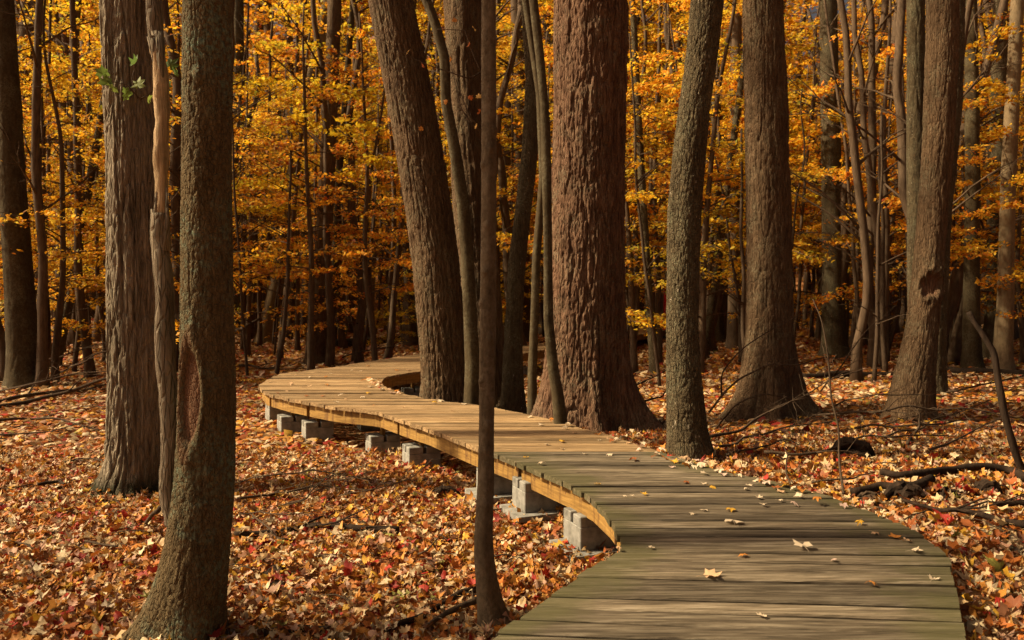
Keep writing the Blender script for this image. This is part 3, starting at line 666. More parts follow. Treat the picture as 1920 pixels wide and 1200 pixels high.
FAR = [
 ('dark tree with a one sided root flare beyond the boardwalk bend', 592, 684, 628, 31, 'bark_brown'),
 ('pale slanting trunk beside the boardwalk bend', 492, 645, 615, 26, 'bark_pale'),
 ('thick dark trunk behind the brush, between two brown trunks', 1565, 668, 1553, 38, 'bark_dark'),
 ('straight olive pole trunk beside the knotholed tree', 1822, 694, 1820, 27, 'bark_olive'),
 ('pale brown trunk curving beside the olive pole trunk', 1878, 697, 1908, 27, 'bark_pale'),
 ('dark trunk between the olive pole and the pale curving one', 1862, 672, 1876, 30, 'bark_dark'),
 ('stout dim trunk directly behind the tapering brown one', 22, 610, 56, 38, 'bark_far'),
 ('rust coloured slanting trunk behind the furrowed grey one', 152, 622, 120, 22, 'bark_red'),
 ('dark straight trunk glimpsed beside the scarred one', 447, 625, 446, 26, 'bark_dark'),
 ('thin pale pole standing behind the boardwalk bend', 690, 634, 722, 13, 'bark_pale'),
 ('thin leaning stem beside the root flared dark tree', 614, 678, 662, 13, 'bark_olive'),
 ('slim dark trunk showing beside the broad brown trunk', 1376, 652, 1382, 22, 'bark_far'),
 ('short mossy trunk seen between the speckled and broad brown trunks', 1346, 640, 1338, 20, 'bark_olive'),
 ('dark thin stem leaning away from the giant trunk', 1228, 704, 1186, 14, 'bark_dark'),
 ('slanting thin stem emerging beside the speckled trunk', 1318, 668, 1412, 14, 'bark_dark'),
 ('thin leaning stem beyond the fallen branches, near the furrowed trunk', 102, 690, 228, 15, 'bark_dark'),
 ('dim trunk seen beside the leaning brown one', 772, 650, 752, 20, 'bark_far'),
 ('slanting dark trunk in the shade behind the brush', 1606, 650, 1690, 24, 'bark_far'),
 ('dark trunk framed between the S bent stem and the giant', 985, 640, 968, 26, 'bark_far'),
]
for i, (lab, xb, yb, xt, w, mt) in enumerate(FAR): far_tree(lab, xb, yb, xt, w, mt, sd=i + 20)

TRUNKS = [generic_trunk(300 + i, 10.0, .09, CROWNS[i][1], lean=[.03, -.05, .09, -.02][i]) for i in range(4)] + [generic_trunk(320 + i, 13.5, .22, CROWNS[4 + i][1], lean=[.02, -.03, .05][i], wav=.3) for i in range(3)]
def clear_of_deck(x, y): return not (float(XL(y)) - 1.0 < x < float(XR(y)) + .8)
def region(x, y):
    px = CX + F * x / y
    for lim, nm in ((200, 'beyond the tapering brown trunk'), (440, 'behind the furrowed and scarred trunks'), (760, 'beyond the boardwalk bend'), (1035, 'behind the trunk cluster at the bend'), (1260, 'behind the giant trunk'),
                    (1400, 'behind the speckled trunk'), (1500, 'behind the broad brown trunk'), (1690, 'between the broad brown and knotholed trunks'), (1800, 'behind the knotholed trunk')):
        if px < lim: return nm
    return 'around the olive pole trunk'
def put(i, x, y, s, rz):
    k = i % 7; big = k >= 4
    t = empty('tree' if big else 'sapling', (x, y, float(ground_h(x, y)))); t.scale = (s, s, s); t.rotation_euler.z = rz
    far = 'deep in the wood' if y > 42 else ('well into the wood' if y > 27 else 'at the wood edge')
    kind = 'tall dark orange-leaved tree' if big else 'slender golden-leaved sapling'
    tag(t, f'{kind} {far} {region(x, y)}', 'tree', f'{"trees" if big else "saplings"} {far} {region(x, y)}')
    link('trunk', TRUNKS[k], t); link('crown', CROWNS[k][0], t)
cnt = 0; placed = []
def try_put(ymin, ymax, n, s0, s1, dmin, wide=.72, kinds=7):
    global cnt
    tries = 0; m = 0
    while m < n and tries < n * 40:
        tries += 1
        y = math.sqrt(random.uniform(ymin ** 2, ymax ** 2)); x = random.uniform(-wide, wide) * y
        if not clear_of_deck(x, y) or any((x - a) ** 2 + (y - b) ** 2 < dmin ** 2 for a, b in placed): continue
        placed.append((x, y)); put(random.randrange(kinds), x, y, random.uniform(s0, s1), random.uniform(0, 6.28)); m += 1; cnt += 1
try_put(16, 27, 58, .8, 1.1, 1.1, kinds=4)
try_put(27, 42, 75, 1.0, 1.35, 1.4)
try_put(42, 75, 135, 1.5, 2.3, 1.7)
try_put(75, 125, 100, 2.2, 3.2, 3.0)
for i in range(34):
    y = random.uniform(50, 72); put(4 + i % 3, random.uniform(-.7, .7) * y, y, random.uniform(2.2, 2.8), random.uniform(0, 6.28))
for i in range(16):
    y = random.uniform(44, 62); put(4 + i % 3, (random.uniform(900, 1260) - CX) * y / F, y, random.uniform(1.8, 2.3), random.uniform(0, 6.28))
# low leafy shrubs deep in the wood
SHRUB = [crown(.35, 4.2, 2.2, 20, 16, 160 + i, .13) for i in range(3)]; SHT = [generic_trunk(340 + i, 4.3, .05, SHRUB[i][1]) for i in range(3)]
for i in range(105):
    y = math.sqrt(random.uniform(40 ** 2, 120 ** 2)) if i < 80 else random.uniform(24, 44); x = random.uniform(-.72, .72) * y
    if not clear_of_deck(x, y): continue
    t = empty('shrub', (x, y, float(ground_h(x, y)))); q = random.uniform(.8, 1.3) * max(.62, y / 55); t.scale = (q, q, q * .9); t.rotation_euler.z = random.uniform(0, 6.28)
    tag(t, f'low leafy shrub deep in the wood {region(x, y)}', 'shrub', f'low shrubs {region(x, y)}'); link('stem', SHT[i % 3], t); link('crown', SHRUB[i % 3][0], t)
# unseen trees added beyond the frame, sunny side, so their tops shade the walk
for i, (x, y, q) in enumerate([(-12.5, 4.2, 1.0), (-19.0, 12.5, 1.2), (-20, 17.5, 1.2)]):
    t = empty('tree', (x, y, float(ground_h(x, y)))); t.scale = (q, q, q); tag(t, 'unseen tall tree with a thin top, added to shade the walk', 'tree', 'unseen tall trees added for shade')
    mb = MB(); zz = np.linspace(-.1, 14, 20); mb.tube(np.stack([.1 * np.sin(zz * .4), 0 * zz, zz], 1), np.linspace(.24, .05, 20), 14, .1, i)
    for (pa, pb) in HIGH[i % 2][1]: mb.tube(pa, pb, 5)
    mb.build('trunk', M['bark_brown'], t); link('crown', HIGH[i % 2][0], t)

# thin bare understory poles in the shade under the leaves
POLES = []
for i in range(5):
    mb = MB(); r = np.random.default_rng(400 + i); z = np.linspace(-.1, 6.5, 22); w = r.normal(0, .05)
    pts = np.stack([w * z + .10 * noise(z * .8, i, 0, 5), .06 * noise(z * .8, i, 7, 5), z], 1); mb.tube(pts, np.linspace(.045, .018, 22), 8, .1, i)
    for b in range(6):
        zb = r.uniform(1.2, 5.5); a = r.uniform(0, 6.28); l = r.uniform(.6, 1.6); q = np.linspace(0, 1, 6)
        bx = np.interp(zb, z, pts[:, 0]); mb.tube(np.stack([bx + np.cos(a) * l * q, np.sin(a) * l * q, zb + .7 * l * q - .2 * q * q], 1) + r.normal(0, .015, (6, 3)) * q[:, None], np.linspace(.016, .004, 6), 5)
    POLES.append(mb.mesh('trunk', M['twig']))
m = 0
while m < 130:
    y = math.sqrt(random.uniform(15 ** 2, 38 ** 2)); x = random.uniform(-.7, .7) * y
    if not clear_of_deck(x, y): continue
    o = link('bare_sapling', POLES[m % 5]); s = random.uniform(.7, 1.5); o.scale = (s, s, random.uniform(.8, 1.3)); o.location = (x, y, float(ground_h(x, y))); o.rotation_euler = (random.gauss(0, .06), random.gauss(0, .08), random.uniform(0, 6.28))
    tag(o, f'bare thin sapling pole {region(x, y)}', 'sapling', f'bare saplings {region(x, y)}'); m += 1

# dark slim trunks, mostly bare of leaves, standing in front of the golden foliage
STEMS = []
for i in range(6):
    mb = MB(); r = np.random.default_rng(440 + i); z = np.linspace(-.1, 11, 30); w = [.03, -.05, .10, -.10, .0, .06][i]
    pts = np.stack([w * z + .16 * noise(z * .5, i, 0, 5) + .05 * noise(z * 1.4, i, 3, 5), .12 * noise(z * .5, i, 7, 5), z], 1); mb.tube(pts, np.linspace(.10, .045, 30) * (1 + .5 * np.exp(-np.clip(z, 0, 9) / .25)), 12, .14, i)
    for b in range(9):
        zb = r.uniform(2.0, 10); a = r.uniform(0, 6.28); l = r.uniform(.8, 2.4); q = np.linspace(0, 1, 8); bx = np.interp(zb, z, pts[:, 0]); by_ = np.interp(zb, z, pts[:, 1])
        C = np.stack([bx + np.cos(a) * l * q, by_ + np.sin(a) * l * q, zb + .9 * l * q - .3 * l * q * q], 1) + r.normal(0, .025, (8, 3)) * q[:, None]; mb.tube(C, np.linspace(.028, .004, 8), 5)
        for k in range(3):
            u = r.integers(3, 7); d = C[7] - C[0] + r.normal(0, .5, 3) * l; mb.tube(C[u] + np.outer(np.linspace(0, .4, 5), d) + r.normal(0, .01, (5, 3)), np.linspace(.009, .002, 5), 4)
    STEMS.append(mb.mesh('trunk', M['bark_far']))
m = 0
while m < 85:
    y = math.sqrt(random.uniform(15.5 ** 2, 34 ** 2)); x = random.uniform(-.70, .70) * y
    if not clear_of_deck(x, y): continue
    o = link('bare_tree', STEMS[m % 6]); q = random.choice([.6, .8, 1.0, 1.3, 1.7]); o.scale = (q, q, random.uniform(.9, 1.2)); o.location = (x, y, float(ground_h(x, y))); o.rotation_euler = (random.gauss(0, .03), random.gauss(0, .045), random.uniform(0, 6.28))
    tag(o, f'{"stout" if q > 1.2 else "slim"} dark leafless trunk {region(x, y)}', 'tree', f'{"stout" if q > 1.2 else "slim"} leafless trunks {region(x, y)}'); m += 1

# ------------------------------------------------------------------ red post on the far boardwalk
mb = MB(); pr = P(1251, 617, 29.9)
mb.box((0, 0, .82), (.24, .18, 1.64)); mb.box((0, 0, 1.66), (.28, .22, .04)); mb.box((0, 0, .03), (.30, .24, .06))
o = mb.build('red_post', M['red'], smooth=False); o.location = (pr[0], pr[1], DZ); tag(o, 'red post on the far boardwalk, half hidden by the speckled trunk', 'post')

# ------------------------------------------------------------------ leaf litter
LIT = np.array([(.66, .47, .25), (.74, .60, .38), (.58, .25, .045), (.50, .16, .03), (.34, .10, .025), (.40, .035, .02), (.72, .42, .05), (.20, .085, .04), (.60, .36, .24), (.62, .32, .08), (.32, .30, .07)])
LP = np.array([.20, .18, .14, .12, .11, .045, .05, .09, .10, .06, .010]); LP /= LP.sum()
NEAR_SH = [leaf_shape(LITE, c, f, 500 + i, .16, .085) for i, (c, f) in enumerate([(.4, .1), (-.6, .1), (-1.0, .3), (-1.3, -.2), (.1, .5), (.9, 0), (-.4, .4), (-.8, -.5), (-1.6, .3), (.3, .6)])]
FAR_SH = []
for i in range(5):
    r = np.random.default_rng(530 + i); v = np.array([(0, -.5, 0), (.42, .05, .0), (0, .52, 0), (-.42, .05, 0), (0, 0, .16)]) + r.normal(0, .09, (5, 3)); FAR_SH.append((v, np.array([(0, 1, 4), (1, 2, 4), (2, 3, 4), (3, 0, 4)])))
TRK = [(sloc[0], sloc[1], .17), (floc[0], floc[1], .26), (gloc[0], gloc[1], .55), (saploc[0], saploc[1], .05)]
def litter_pts(y0, y1, dens, wide=.80):
    A = wide * (y1 ** 2 - y0 ** 2); n = int(A * dens); yy = np.sqrt(rng.uniform(y0 ** 2, y1 ** 2, n)); xx = rng.uniform(-wide, wide, n) * yy
    keep = ~((xx > XL(yy) - .02) & (xx < XR(yy) + .0))
    under = (~keep) & (xx < XL(yy) + .6) & (rng.uniform(0, 1, n) < .5); keep |= under
    for (a, b, r) in TRK: keep &= (xx - a) ** 2 + (yy - b) ** 2 > r * r
    return xx[keep], yy[keep]
def litter(y0, y1, dens, size, shapes, tilt_s, lift):
    xx, yy = litter_pts(y0, y1, dens); n = len(xx)
    drift = noise(xx * 1.1, yy * 1.1, 0, 21)
    zz = ground_h(xx, yy) + rng.uniform(0, 1, n) ** 1.5 * lift + .012 + .012 * noise(xx * 4.5, yy * 4.5, 0, 7)
    zz = np.where((xx > XL(yy) - .05) & (xx < XR(yy) + .05), np.minimum(zz, DZ - .25), zz)
    pick = rng.choice(len(LIT), n, p=LP); alt = rng.choice(np.array([2, 3, 4, 9, 6, 5]), n)          # drifts where one kind of leaf gathers
    pick = np.where((drift > .12) & (rng.uniform(0, 1, n) < .32), alt, pick)
    col = LIT[pick] * rng.uniform(.55, 1.05, (n, 1))
    return scatter(shapes, np.stack([xx, yy, zz], 1), size * rng.choice([.45, .7, .9, 1.05, 1.25, 1.5], n) * rng.uniform(.85, 1.15, n), rng.uniform(0, 6.28, n), rng.normal(0, tilt_s, n), rng.normal(0, tilt_s, n), np.clip(col, 0, .8), M['leaf_litter'], 'leaf_litter')
BANK = [(sloc, .20), (floc, .30), (saploc, .07)] + [((*PG(1290, 866)[:2], 0), .20), ((*PG(1440, 772)[:2], 0), .62), ((*PG(1703, 782)[:2], 0), .36), ((gloc[0], gloc[1], 0), .75)]
bx, by, bz = [], [], []
for (c, R) in BANK:
    k = int(420 * (R + .15)); a = rng.uniform(0, 6.28, k); d = rng.exponential(.10, k); bx.append(c[0] + np.cos(a) * (R + d)); by.append(c[1] + np.sin(a) * (R + d)); bz.append(.02 + rng.uniform(0, .09, k) * np.exp(-d / .1))
bx, by, bz = map(np.concatenate, (bx, by, bz)); ok = ~((bx > XL(by) - .03) & (bx < XR(by) + .03)); bx, by, bz = bx[ok], by[ok], bz[ok]; n = len(bx)
o = link('leaf_litter', scatter(NEAR_SH, np.stack([bx, by, ground_h(bx, by) + bz], 1), .085 * rng.uniform(.6, 1.3, n), rng.uniform(0, 6.28, n), rng.normal(0, .6, n), rng.normal(0, .6, n), LIT[rng.choice(len(LIT), n, p=LP)] * rng.uniform(.55, 1.0, (n, 1)), M['leaf_litter'], 'leaf_litter'))
tag(o, 'fallen leaves banked up against the feet of the trunks', 'leaf litter', kind='stuff')
for nm, args in (('leaf_litter', (2.6, 9.5, 800, .076, NEAR_SH, .37, .055)), ('leaf_litter', (9.5, 17, 210, .105, FAR_SH, .33, .045)), ('leaf_litter', (17, 32, 50, .15, FAR_SH, .35, .05)), ('leaf_litter', (32, 60, 8, .26, FAR_SH, .3, .06))):
    o = link(nm, litter(*args)); tag(o, 'thick carpet of fallen orange, tan and red leaves on the ground', 'leaf litter', kind='stuff')

mb = MB(); r = np.random.default_rng(77)
xx, yy = litter_pts(3.2, 16, 4.5, .75)
for x, yv in zip(xx, yy):
    if XL(yv) - .05 < x < XR(yv) + .05: continue
    a = r.uniform(0, 6.28); ln = r.uniform(.08, .38); q = np.linspace(-.5, .5, 5); z = float(ground_h(x, yv))
    pts = np.stack([x + np.cos(a) * q * ln, yv + np.sin(a) * q * ln, z + .055 + q * r.normal(0, .12) * ln + .02 * np.cos(q * 3)], 1) + r.normal(0, .006, (5, 3)); w = r.uniform(.002, .0065); mb.tube(pts, [w, w, w * .9, w * .7, w * .4], 5)
o = mb.build('twig_litter', M['twig']); tag(o, 'small dry twigs strewn all over the leaf litter', 'twigs', kind='stuff')

# ------------------------------------------------------------------ single fallen leaves
LEAFM = {}
def leaf_mesh(colname, rgb, v):
    key = (colname, v)
    if key not in LEAFM:
        curl, fold = [(.25, .10), (-.45, .05), (-.5, .35), (.10, .30), (-.7, .15)][v % 5]
        sv, sf = leaf_shape(MAPLE, curl, fold, 600 + v, .06)
        mb = MB(); mb.add(sv, sf.tolist()); n0 = len(sv)
        st = np.array([[0, -.05, sv[0, 2]], [.03, -.32, sv[0, 2] + .02], [.08, -.62, -.02]]); mb.tube(st, [.012, .010, .010], 4)
        me = mb.mesh('fallen_leaf', M['leaf_litter']); at = me.color_attributes.new('Col', 'FLOAT_COLOR', 'POINT')
        r = np.random.default_rng(v); C = np.ones((len(me.vertices), 4)); C[:, :3] = np.array(rgb) * r.uniform(.82, 1.1, (len(me.vertices), 1)); C[n0:, :3] = np.array(rgb) * .75
        at.data.foreach_set('color', C.ravel()); LEAFM[key] = me
    return LEAFM[key]
CN = {'cream': (.72, .60, .44), 'tan': (.60, .40, .24), 'yellow': (.68, .40, .05), 'orange': (.58, .24, .05), 'rust': (.34, .11, .035), 'red': (.45, .05, .03), 'pale pink': (.66, .48, .40), 'olive': (.36, .36, .10)}
def put_leaf(x, y, z, size, cname, v, label, group, tiltv=.12):
    me = leaf_mesh(cname, CN[cname], v); o = link('fallen_leaf', me); lo = min(q.co.z for q in me.vertices)
    o.scale = (size,) * 3; o.location = (x, y, z - lo * size * .75); o.rotation_euler = (random.gauss(0, tiltv), random.gauss(0, tiltv), random.uniform(0, 6.28))
    tag(o, label, 'leaf', group); return o
DECK = [ # px, py, size px, colour
 (1330, 1080, 62, 'tan'), (1375, 982, 62, 'cream'), (1505, 1029, 58, 'cream'), (1750, 1087, 40, 'cream'), (1632, 1097, 46, 'orange'), (1430, 1155, 36, 'cream'), (1395, 1043, 30, 'orange'), (1565, 1051, 22, 'pale pink'),
 (1715, 1033, 34, 'cream'), (1613, 982, 34, 'yellow'), (1680, 1008, 44, 'orange'), (1640, 1000, 26, 'tan'), (1700, 1015, 30, 'tan'), (1220, 1027, 22, 'cream'), (1160, 1030, 26, 'tan'), (1300, 964, 24, 'cream'), (1320, 958, 26, 'cream'), (1370, 957, 36, 'yellow'),
 (1430, 946, 28, 'cream'), (1487, 946, 28, 'pale pink'), (1425, 934, 26, 'cream'), (1463, 939, 20, 'cream'), (1580, 950, 30, 'pale pink'), (1465, 923, 28, 'tan'), (1400, 919, 24, 'cream'), (1405, 911, 24, 'cream'), (1335, 914, 24, 'yellow'), (1285, 907, 28, 'rust'),
 (1320, 908, 22, 'cream'), (1418, 903, 26, 'cream'), (1120, 908, 26, 'yellow'), (1170, 931, 16, 'cream'), (1185, 931, 16, 'cream'), (1207, 927, 26, 'yellow'), (1015, 871, 22, 'cream'), (985, 858, 22, 'yellow'), (1145, 853, 24, 'cream'), (1190, 863, 28, 'rust'),
 (1095, 852, 18, 'cream'), (1240, 846, 30, 'cream'), (1265, 868, 30, 'yellow'), (1290, 870, 30, 'cream'), (1305, 864, 24, 'pale pink'), (1260, 876, 24, 'pale pink'), (1300, 878, 26, 'cream'), (1325, 866, 22, 'cream'), (1345, 885, 24, 'cream'), (1150, 828, 24, 'rust'), (1125, 826, 16, 'cream'),
 (1060, 803, 26, 'cream'), (1078, 812, 16, 'tan'), (1026, 834, 20, 'cream'), (1052, 829, 22, 'yellow'), (1015, 797, 18, 'cream'), (995, 782, 18, 'cream'), (1055, 842, 16, 'cream'), (1180, 831, 18, 'tan'), (1205, 832, 22, 'cream'), (1120, 815, 26, 'orange'), (1035, 789, 22, 'orange'),
 (870, 758, 20, 'cream'), (825, 752, 26, 'cream'), (812, 756, 20, 'yellow'), (757, 764, 12, 'tan'), (701, 761, 12, 'orange'), (850, 771, 14, 'tan'), (640, 741, 18, 'cream'), (680, 745, 16, 'cream'), (632, 754, 18, 'cream'), (545, 721, 24, 'tan'), (580, 724, 16, 'tan'), (613, 722, 14, 'orange'),
 (582, 708, 10, 'cream'), (619, 701, 14, 'cream'), (612, 707, 12, 'orange'), (690, 709, 20, 'orange'), (700, 713, 20, 'cream'), (705, 720, 20, 'pale pink'), (695, 726, 18, 'cream'), (715, 732, 22, 'cream'), (735, 737, 22, 'pale pink'), (747, 740, 20, 'tan'), (683, 714, 18, 'orange'), (690, 738, 18, 'yellow'),
 (660, 696, 12, 'cream'), (675, 696, 12, 'cream'), (690, 687, 12, 'orange'), (745, 695, 16, 'orange'), (765, 695, 16, 'tan'), (520, 738, 12, 'rust'), (538, 734, 12, 'tan'), (575, 743, 14, 'rust'), (606, 743, 14, 'rust'), (650, 749, 14, 'tan'), (555, 704, 10, 'tan'), (505, 716, 12, 'tan')]
for i, (px, py, s, cn) in enumerate(DECK):
    x, yv = PZ(px, py, DZ + .004); old = yv < 6.83
    lab = f'{cn} fallen leaf lying on the ' + ('mossy grey planks' if old else 'tan planks of the boardwalk')
    if i == 0: lab = 'tan star shaped leaf with a long stalk on the mossy planks'
    grp = f'{cn} leaves on the ' + ('mossy' if old else 'tan') + ' planks'
    put_leaf(x, yv, DZ + .004, s * yv / F * .74, cn, i, lab, grp, .05)
for i in range(55):                                                   # leaves gathered along the right edge of the walk
    yv = random.choice([random.uniform(4.6, 8.2), random.uniform(5.6, 7.4), random.uniform(10.8, 12.6)]); x = float(XR(yv)) - abs(random.gauss(0, .10)) - .03; cn = random.choices(list(CN), [26, 20, 12, 20, 10, 3, 8, 1])[0]; old = yv < 6.83
    put_leaf(x, yv, DZ + .012, random.uniform(.06, .12), cn, random.randrange(20), f'{cn} fallen leaf gathered along the edge of the ' + ('mossy planks' if old else 'tan planks'), f'{cn} leaves along the edge of the ' + ('mossy' if old else 'tan') + ' planks', .22)
m = 0
while m < 140:
    yv = math.sqrt(random.uniform(3.6 ** 2, 8.5 ** 2)); x = random.uniform(-.66, .66) * yv
    if XL(yv) - .06 < x < XR(yv) + .06 or any((x - a) ** 2 + (yv - b) ** 2 < (r + .12) ** 2 for a, b, r in TRK): continue
    cn = random.choices(list(CN), [30, 16, 15, 18, 7, 6, 8, 3])[0]
    sidew = 'on the litter at the brush side of the boardwalk' if x > XR(yv) else 'on the litter at the block side of the boardwalk'
    put_leaf(x, yv, float(ground_h(x, yv)) + .045, random.uniform(.085, .13), cn, random.randrange(20), f'large {cn} fallen leaf lying {sidew}', f'large {cn} leaves {sidew}', .2); m += 1

# ------------------------------------------------------------------ fallen branches, brush, snags
def branch(label, pts, w0, w1, mat='twig', name='fallen_branch', lift=.085, twigs=0, sd=0, rough=.12, cat='branch', seg=8, upright=None, tw_len=.5):
    """pts: pixels on the ground, or (px, py, Y) points in the air"""
    W = []
    for p in pts:
        if len(p) == 3:
            a, b_, Yq = p; q = P(a, b_, Yq)
            while not upright and q[2] < float(ground_h(q[0], q[1])) + lift and Yq > 3: Yq *= .985; q = P(a, b_, Yq)     # rest on the litter, not in it
            W.append(q)
        else: q = PG(*p); q[2] += lift; W.append(q)
    W = np.array(W); q = np.linspace(0, 1, max(12, len(W) * 5)); s = np.linspace(0, 1, len(W))
    C = np.stack([np.interp(q, s, W[:, i]) for i in range(3)], 1)
    k = np.array([.25, .5, .25])
    for _ in range(4): C[1:-1] = .25 * C[:-2] + .5 * C[1:-1] + .25 * C[2:]
    r = np.random.default_rng(sd); L = np.linalg.norm(np.diff(C, axis=0), axis=1).sum()
    C += (np.stack([noise(q * 6, sd, i, 4) for i in range(3)], 1)) * min(.03, L * .015)
    o0 = C[0].copy(); mb = MB(); mb.tube(C - o0, np.linspace(w0, w1, len(q)), seg, rough, sd)
    d0 = (C[-1] - C[0]) / (np.linalg.norm(C[-1] - C[0]) + 1e-6)
    for t in range(twigs):
        u = r.uniform(.2, .95); b = np.array([np.interp(u, q, C[:, i]) for i in range(3)]) - o0
        side = np.array([-d0[1], d0[0], 0]) * r.choice([-1, 1]); dr = d0 * r.uniform(.5, 1) + side * r.uniform(.3, .8) + np.array([0, 0, r.uniform(-.05, .45)])
        ln = tw_len * r.uniform(.5, 1.3); v = np.linspace(0, 1, 6)
        tp = b + np.outer(v, dr) * ln + r.normal(0, .02, (6, 3)) * v[:, None]; tp[:, 2] -= .12 * ln * v ** 2
        rr = np.interp(u, [0, 1], [w0, w1]) * .55; mb.tube(tp, np.linspace(rr, .0025, 6), 5)
        if r.uniform() < .6:
            b2 = tp[3]; tp2 = b2 + np.outer(v, dr + r.normal(0, .5, 3)) * ln * .5; mb.tube(tp2, np.linspace(rr * .6, .002, 6), 4)
    o = mb.build(name, M[mat]); o.location = o0; tag(o, label, cat); return o
branch('long curved bare branch arching over the litter beside the mossy planks', [(1645, 906), (1690, 890, 7.6), (1750, 880, 7.5), (1820, 875, 7.4), (1890, 880, 7.2), (1925, 890, 7.0)], .026, .036, 'dead')
branch('dark short limb beside the mossy root at the plank edge', [(1600, 940), (1650, 930), (1700, 915, 6.4), (1745, 897, 6.4)], .030, .036, 'dead', sd=2)
branch('dark leaning snag with a broken tip beside the arching branch', [(1930, 905, 6.7), (1905, 850, 6.7), (1880, 740, 6.75), (1865, 665, 6.8), (1835, 620, 6.85), (1812, 588, 6.9)], .034, .022, 'dead', 'snag', sd=3, upright=True, rough=.18, cat='snag')
branch('forked dry branch lying along the brush side edge of the mossy planks', [(1690, 962), (1760, 978), (1830, 988), (1925, 1010)], .010, .024, 'dead', sd=4, twigs=6)
branch('short dark stick lying beyond the forked dry branch', [(1860, 970), (1900, 966), (1935, 964)], .016, .018, 'dead', sd=5)
branch('thin upright bare shoot growing at the mossy plank edge', [(1577, 925, 6.3), (1570, 860, 6.32), (1566, 780, 6.35), (1556, 700, 6.4), (1543, 610, 6.4), (1525, 555, 6.45)], .011, .004, name='bare_shoot', sd=6, twigs=3, tw_len=.3, cat='shoot')
branch('short bare shoot standing before the rotten root clump', [(1480, 905, 6.9), (1474, 850, 6.9), (1470, 825, 6.9)], .008, .003, name='bare_shoot', sd=7, cat='shoot')
branch('long bare branch reaching up from beside the speckled trunk', [(1330, 832), (1400, 800, 8.2), (1450, 765, 8.4), (1530, 725, 8.7), (1630, 690, 9)], .017, .005, sd=8, twigs=6)
branch('arched bare branch springing before the buttressed trunk', [(1350, 745, 9.6), (1352, 700, 9.6), (1380, 660, 9.6), (1440, 622, 9.6), (1500, 595, 9.6), (1550, 575, 9.7)], .012, .004, sd=9, twigs=4)
branch('thin dry branch lying in front of the buttressed trunk', [(1325, 770, 9.2), (1380, 712, 9.2), (1440, 688, 9.2), (1520, 676, 9.3), (1600, 672, 9.5)], .014, .005, sd=10, twigs=5)
branch('long low branch running past the foot of the knotholed trunk', [(1520, 792), (1620, 768, 9), (1700, 764, 9), (1780, 765, 9), (1900, 782, 9)], .016, .008, sd=11, twigs=6)
branch('tangled dry branch above the rotten root clump', [(1440, 870), (1530, 850, 7.6), (1620, 822, 7.7), (1700, 812, 7.8), (1800, 830)], .014, .006, sd=12, twigs=8)
branch('bare twiggy branch lying between rotten clump and knotholed trunk', [(1660, 835), (1720, 800, 9), (1790, 775, 9.2), (1860, 750, 9.6)], .012, .005, sd=13, twigs=8)
branch('crooked grey stick poking up from the brush pile', [(1700, 850), (1715, 810, 8.4), (1726, 790, 8.4), (1722, 765, 8.4)], .018, .006, sd=14, twigs=3, tw_len=.3)
branch('bent twig lying in the litter before the rotten clump', [(1380, 862), (1430, 840, 7.4), (1470, 822, 7.5), (1500, 850)], .009, .005, sd=15, twigs=3)
branch('thin stick resting on the litter beside the bare upright shoot', [(1520, 922), (1600, 895, 6.6), (1640, 885, 6.8)], .009, .004, sd=16)
branch('large fallen bough with side limbs below the tapering brown trunk', [(-10, 770), (60, 752, 13.8), (130, 735, 13.6), (200, 708, 13.6), (260, 690, 13.6)], .04, .018, sd=17, twigs=7, tw_len=1.0)
branch('dry branch lying over the fallen bough', [(-5, 740), (60, 722, 14), (140, 700, 14), (230, 692, 14)], .02, .01, sd=18, twigs=6, tw_len=.9)
branch('thin twiggy branch on the bright litter beside the furrowed trunk', [(-10, 828), (60, 826), (110, 806, 10.6), (150, 795, 10.6)], .012, .005, sd=19, twigs=5)
branch('small stick lying before the furrowed trunk', [(70, 925), (110, 918), (122, 924)], .018, .012, 'dead', sd=20)
branch('short stick half buried between furrowed and scarred trunks', [(160, 1035), (190, 1041), (220, 1047)], .009, .007, sd=21)
branch('thick half buried dark bough beside the scarred trunk', [(440, 1020), (500, 1012), (540, 1004), (600, 992), (660, 1000), (750, 1005)], .024, .032, 'dead', sd=22, twigs=2, lift=.05)
branch('long thin bare twig arching beside the concrete blocks', [(450, 920), (480, 892, 7.2), (550, 884, 7.3), (610, 888, 7.4), (700, 915)], .008, .005, sd=23, twigs=5, tw_len=.4)
branch('forked thin twig crossing the litter below the arching one', [(530, 965), (570, 935, 6.6), (600, 905, 6.8), (640, 870, 7.4)], .009, .004, sd=24, twigs=4, tw_len=.35)
branch('pale dry twig leaning against the scarred trunk side', [(470, 980), (520, 1010, 5.8), (555, 1030)], .008, .005, sd=25, twigs=2, tw_len=.3)
branch('thin twig leaning toward the concrete block under the deck', [(630, 945), (700, 922, 7), (770, 895, 7.3), (815, 862, 7.4)], .006, .003, sd=26, twigs=3, tw_len=.3)
branch('dark root like stick reaching the foot of the smooth sapling', [(720, 1198), (780, 1178), (840, 1140), (893, 1120)], .018, .02, 'dead', sd=27, lift=.05)
branch('gnarled root beside the foot of the smooth sapling', [(800, 1200), (850, 1168), (893, 1152)], .012, .022, 'twig', 'root', sd=28, rough=.3, twigs=2, cat='root', tw_len=.2)
branch('weathered half buried log low in the litter', [(495, 1192), (550, 1184), (620, 1186)], .024, .02, 'twig', 'log', sd=29, rough=.25, cat='log', seg=12, lift=.015)
branch('leaning stick propped by the scarred trunk foot', [(272, 1000), (288, 970, 5.2), (298, 950, 5.2)], .014, .016, sd=30)
branch('short bent twig standing upright in the litter near the smooth sapling', [(785, 1060), (792, 1038, 5.4), (812, 1020, 5.4), (830, 1000, 5.5)], .008, .003, sd=31, twigs=2, tw_len=.12)
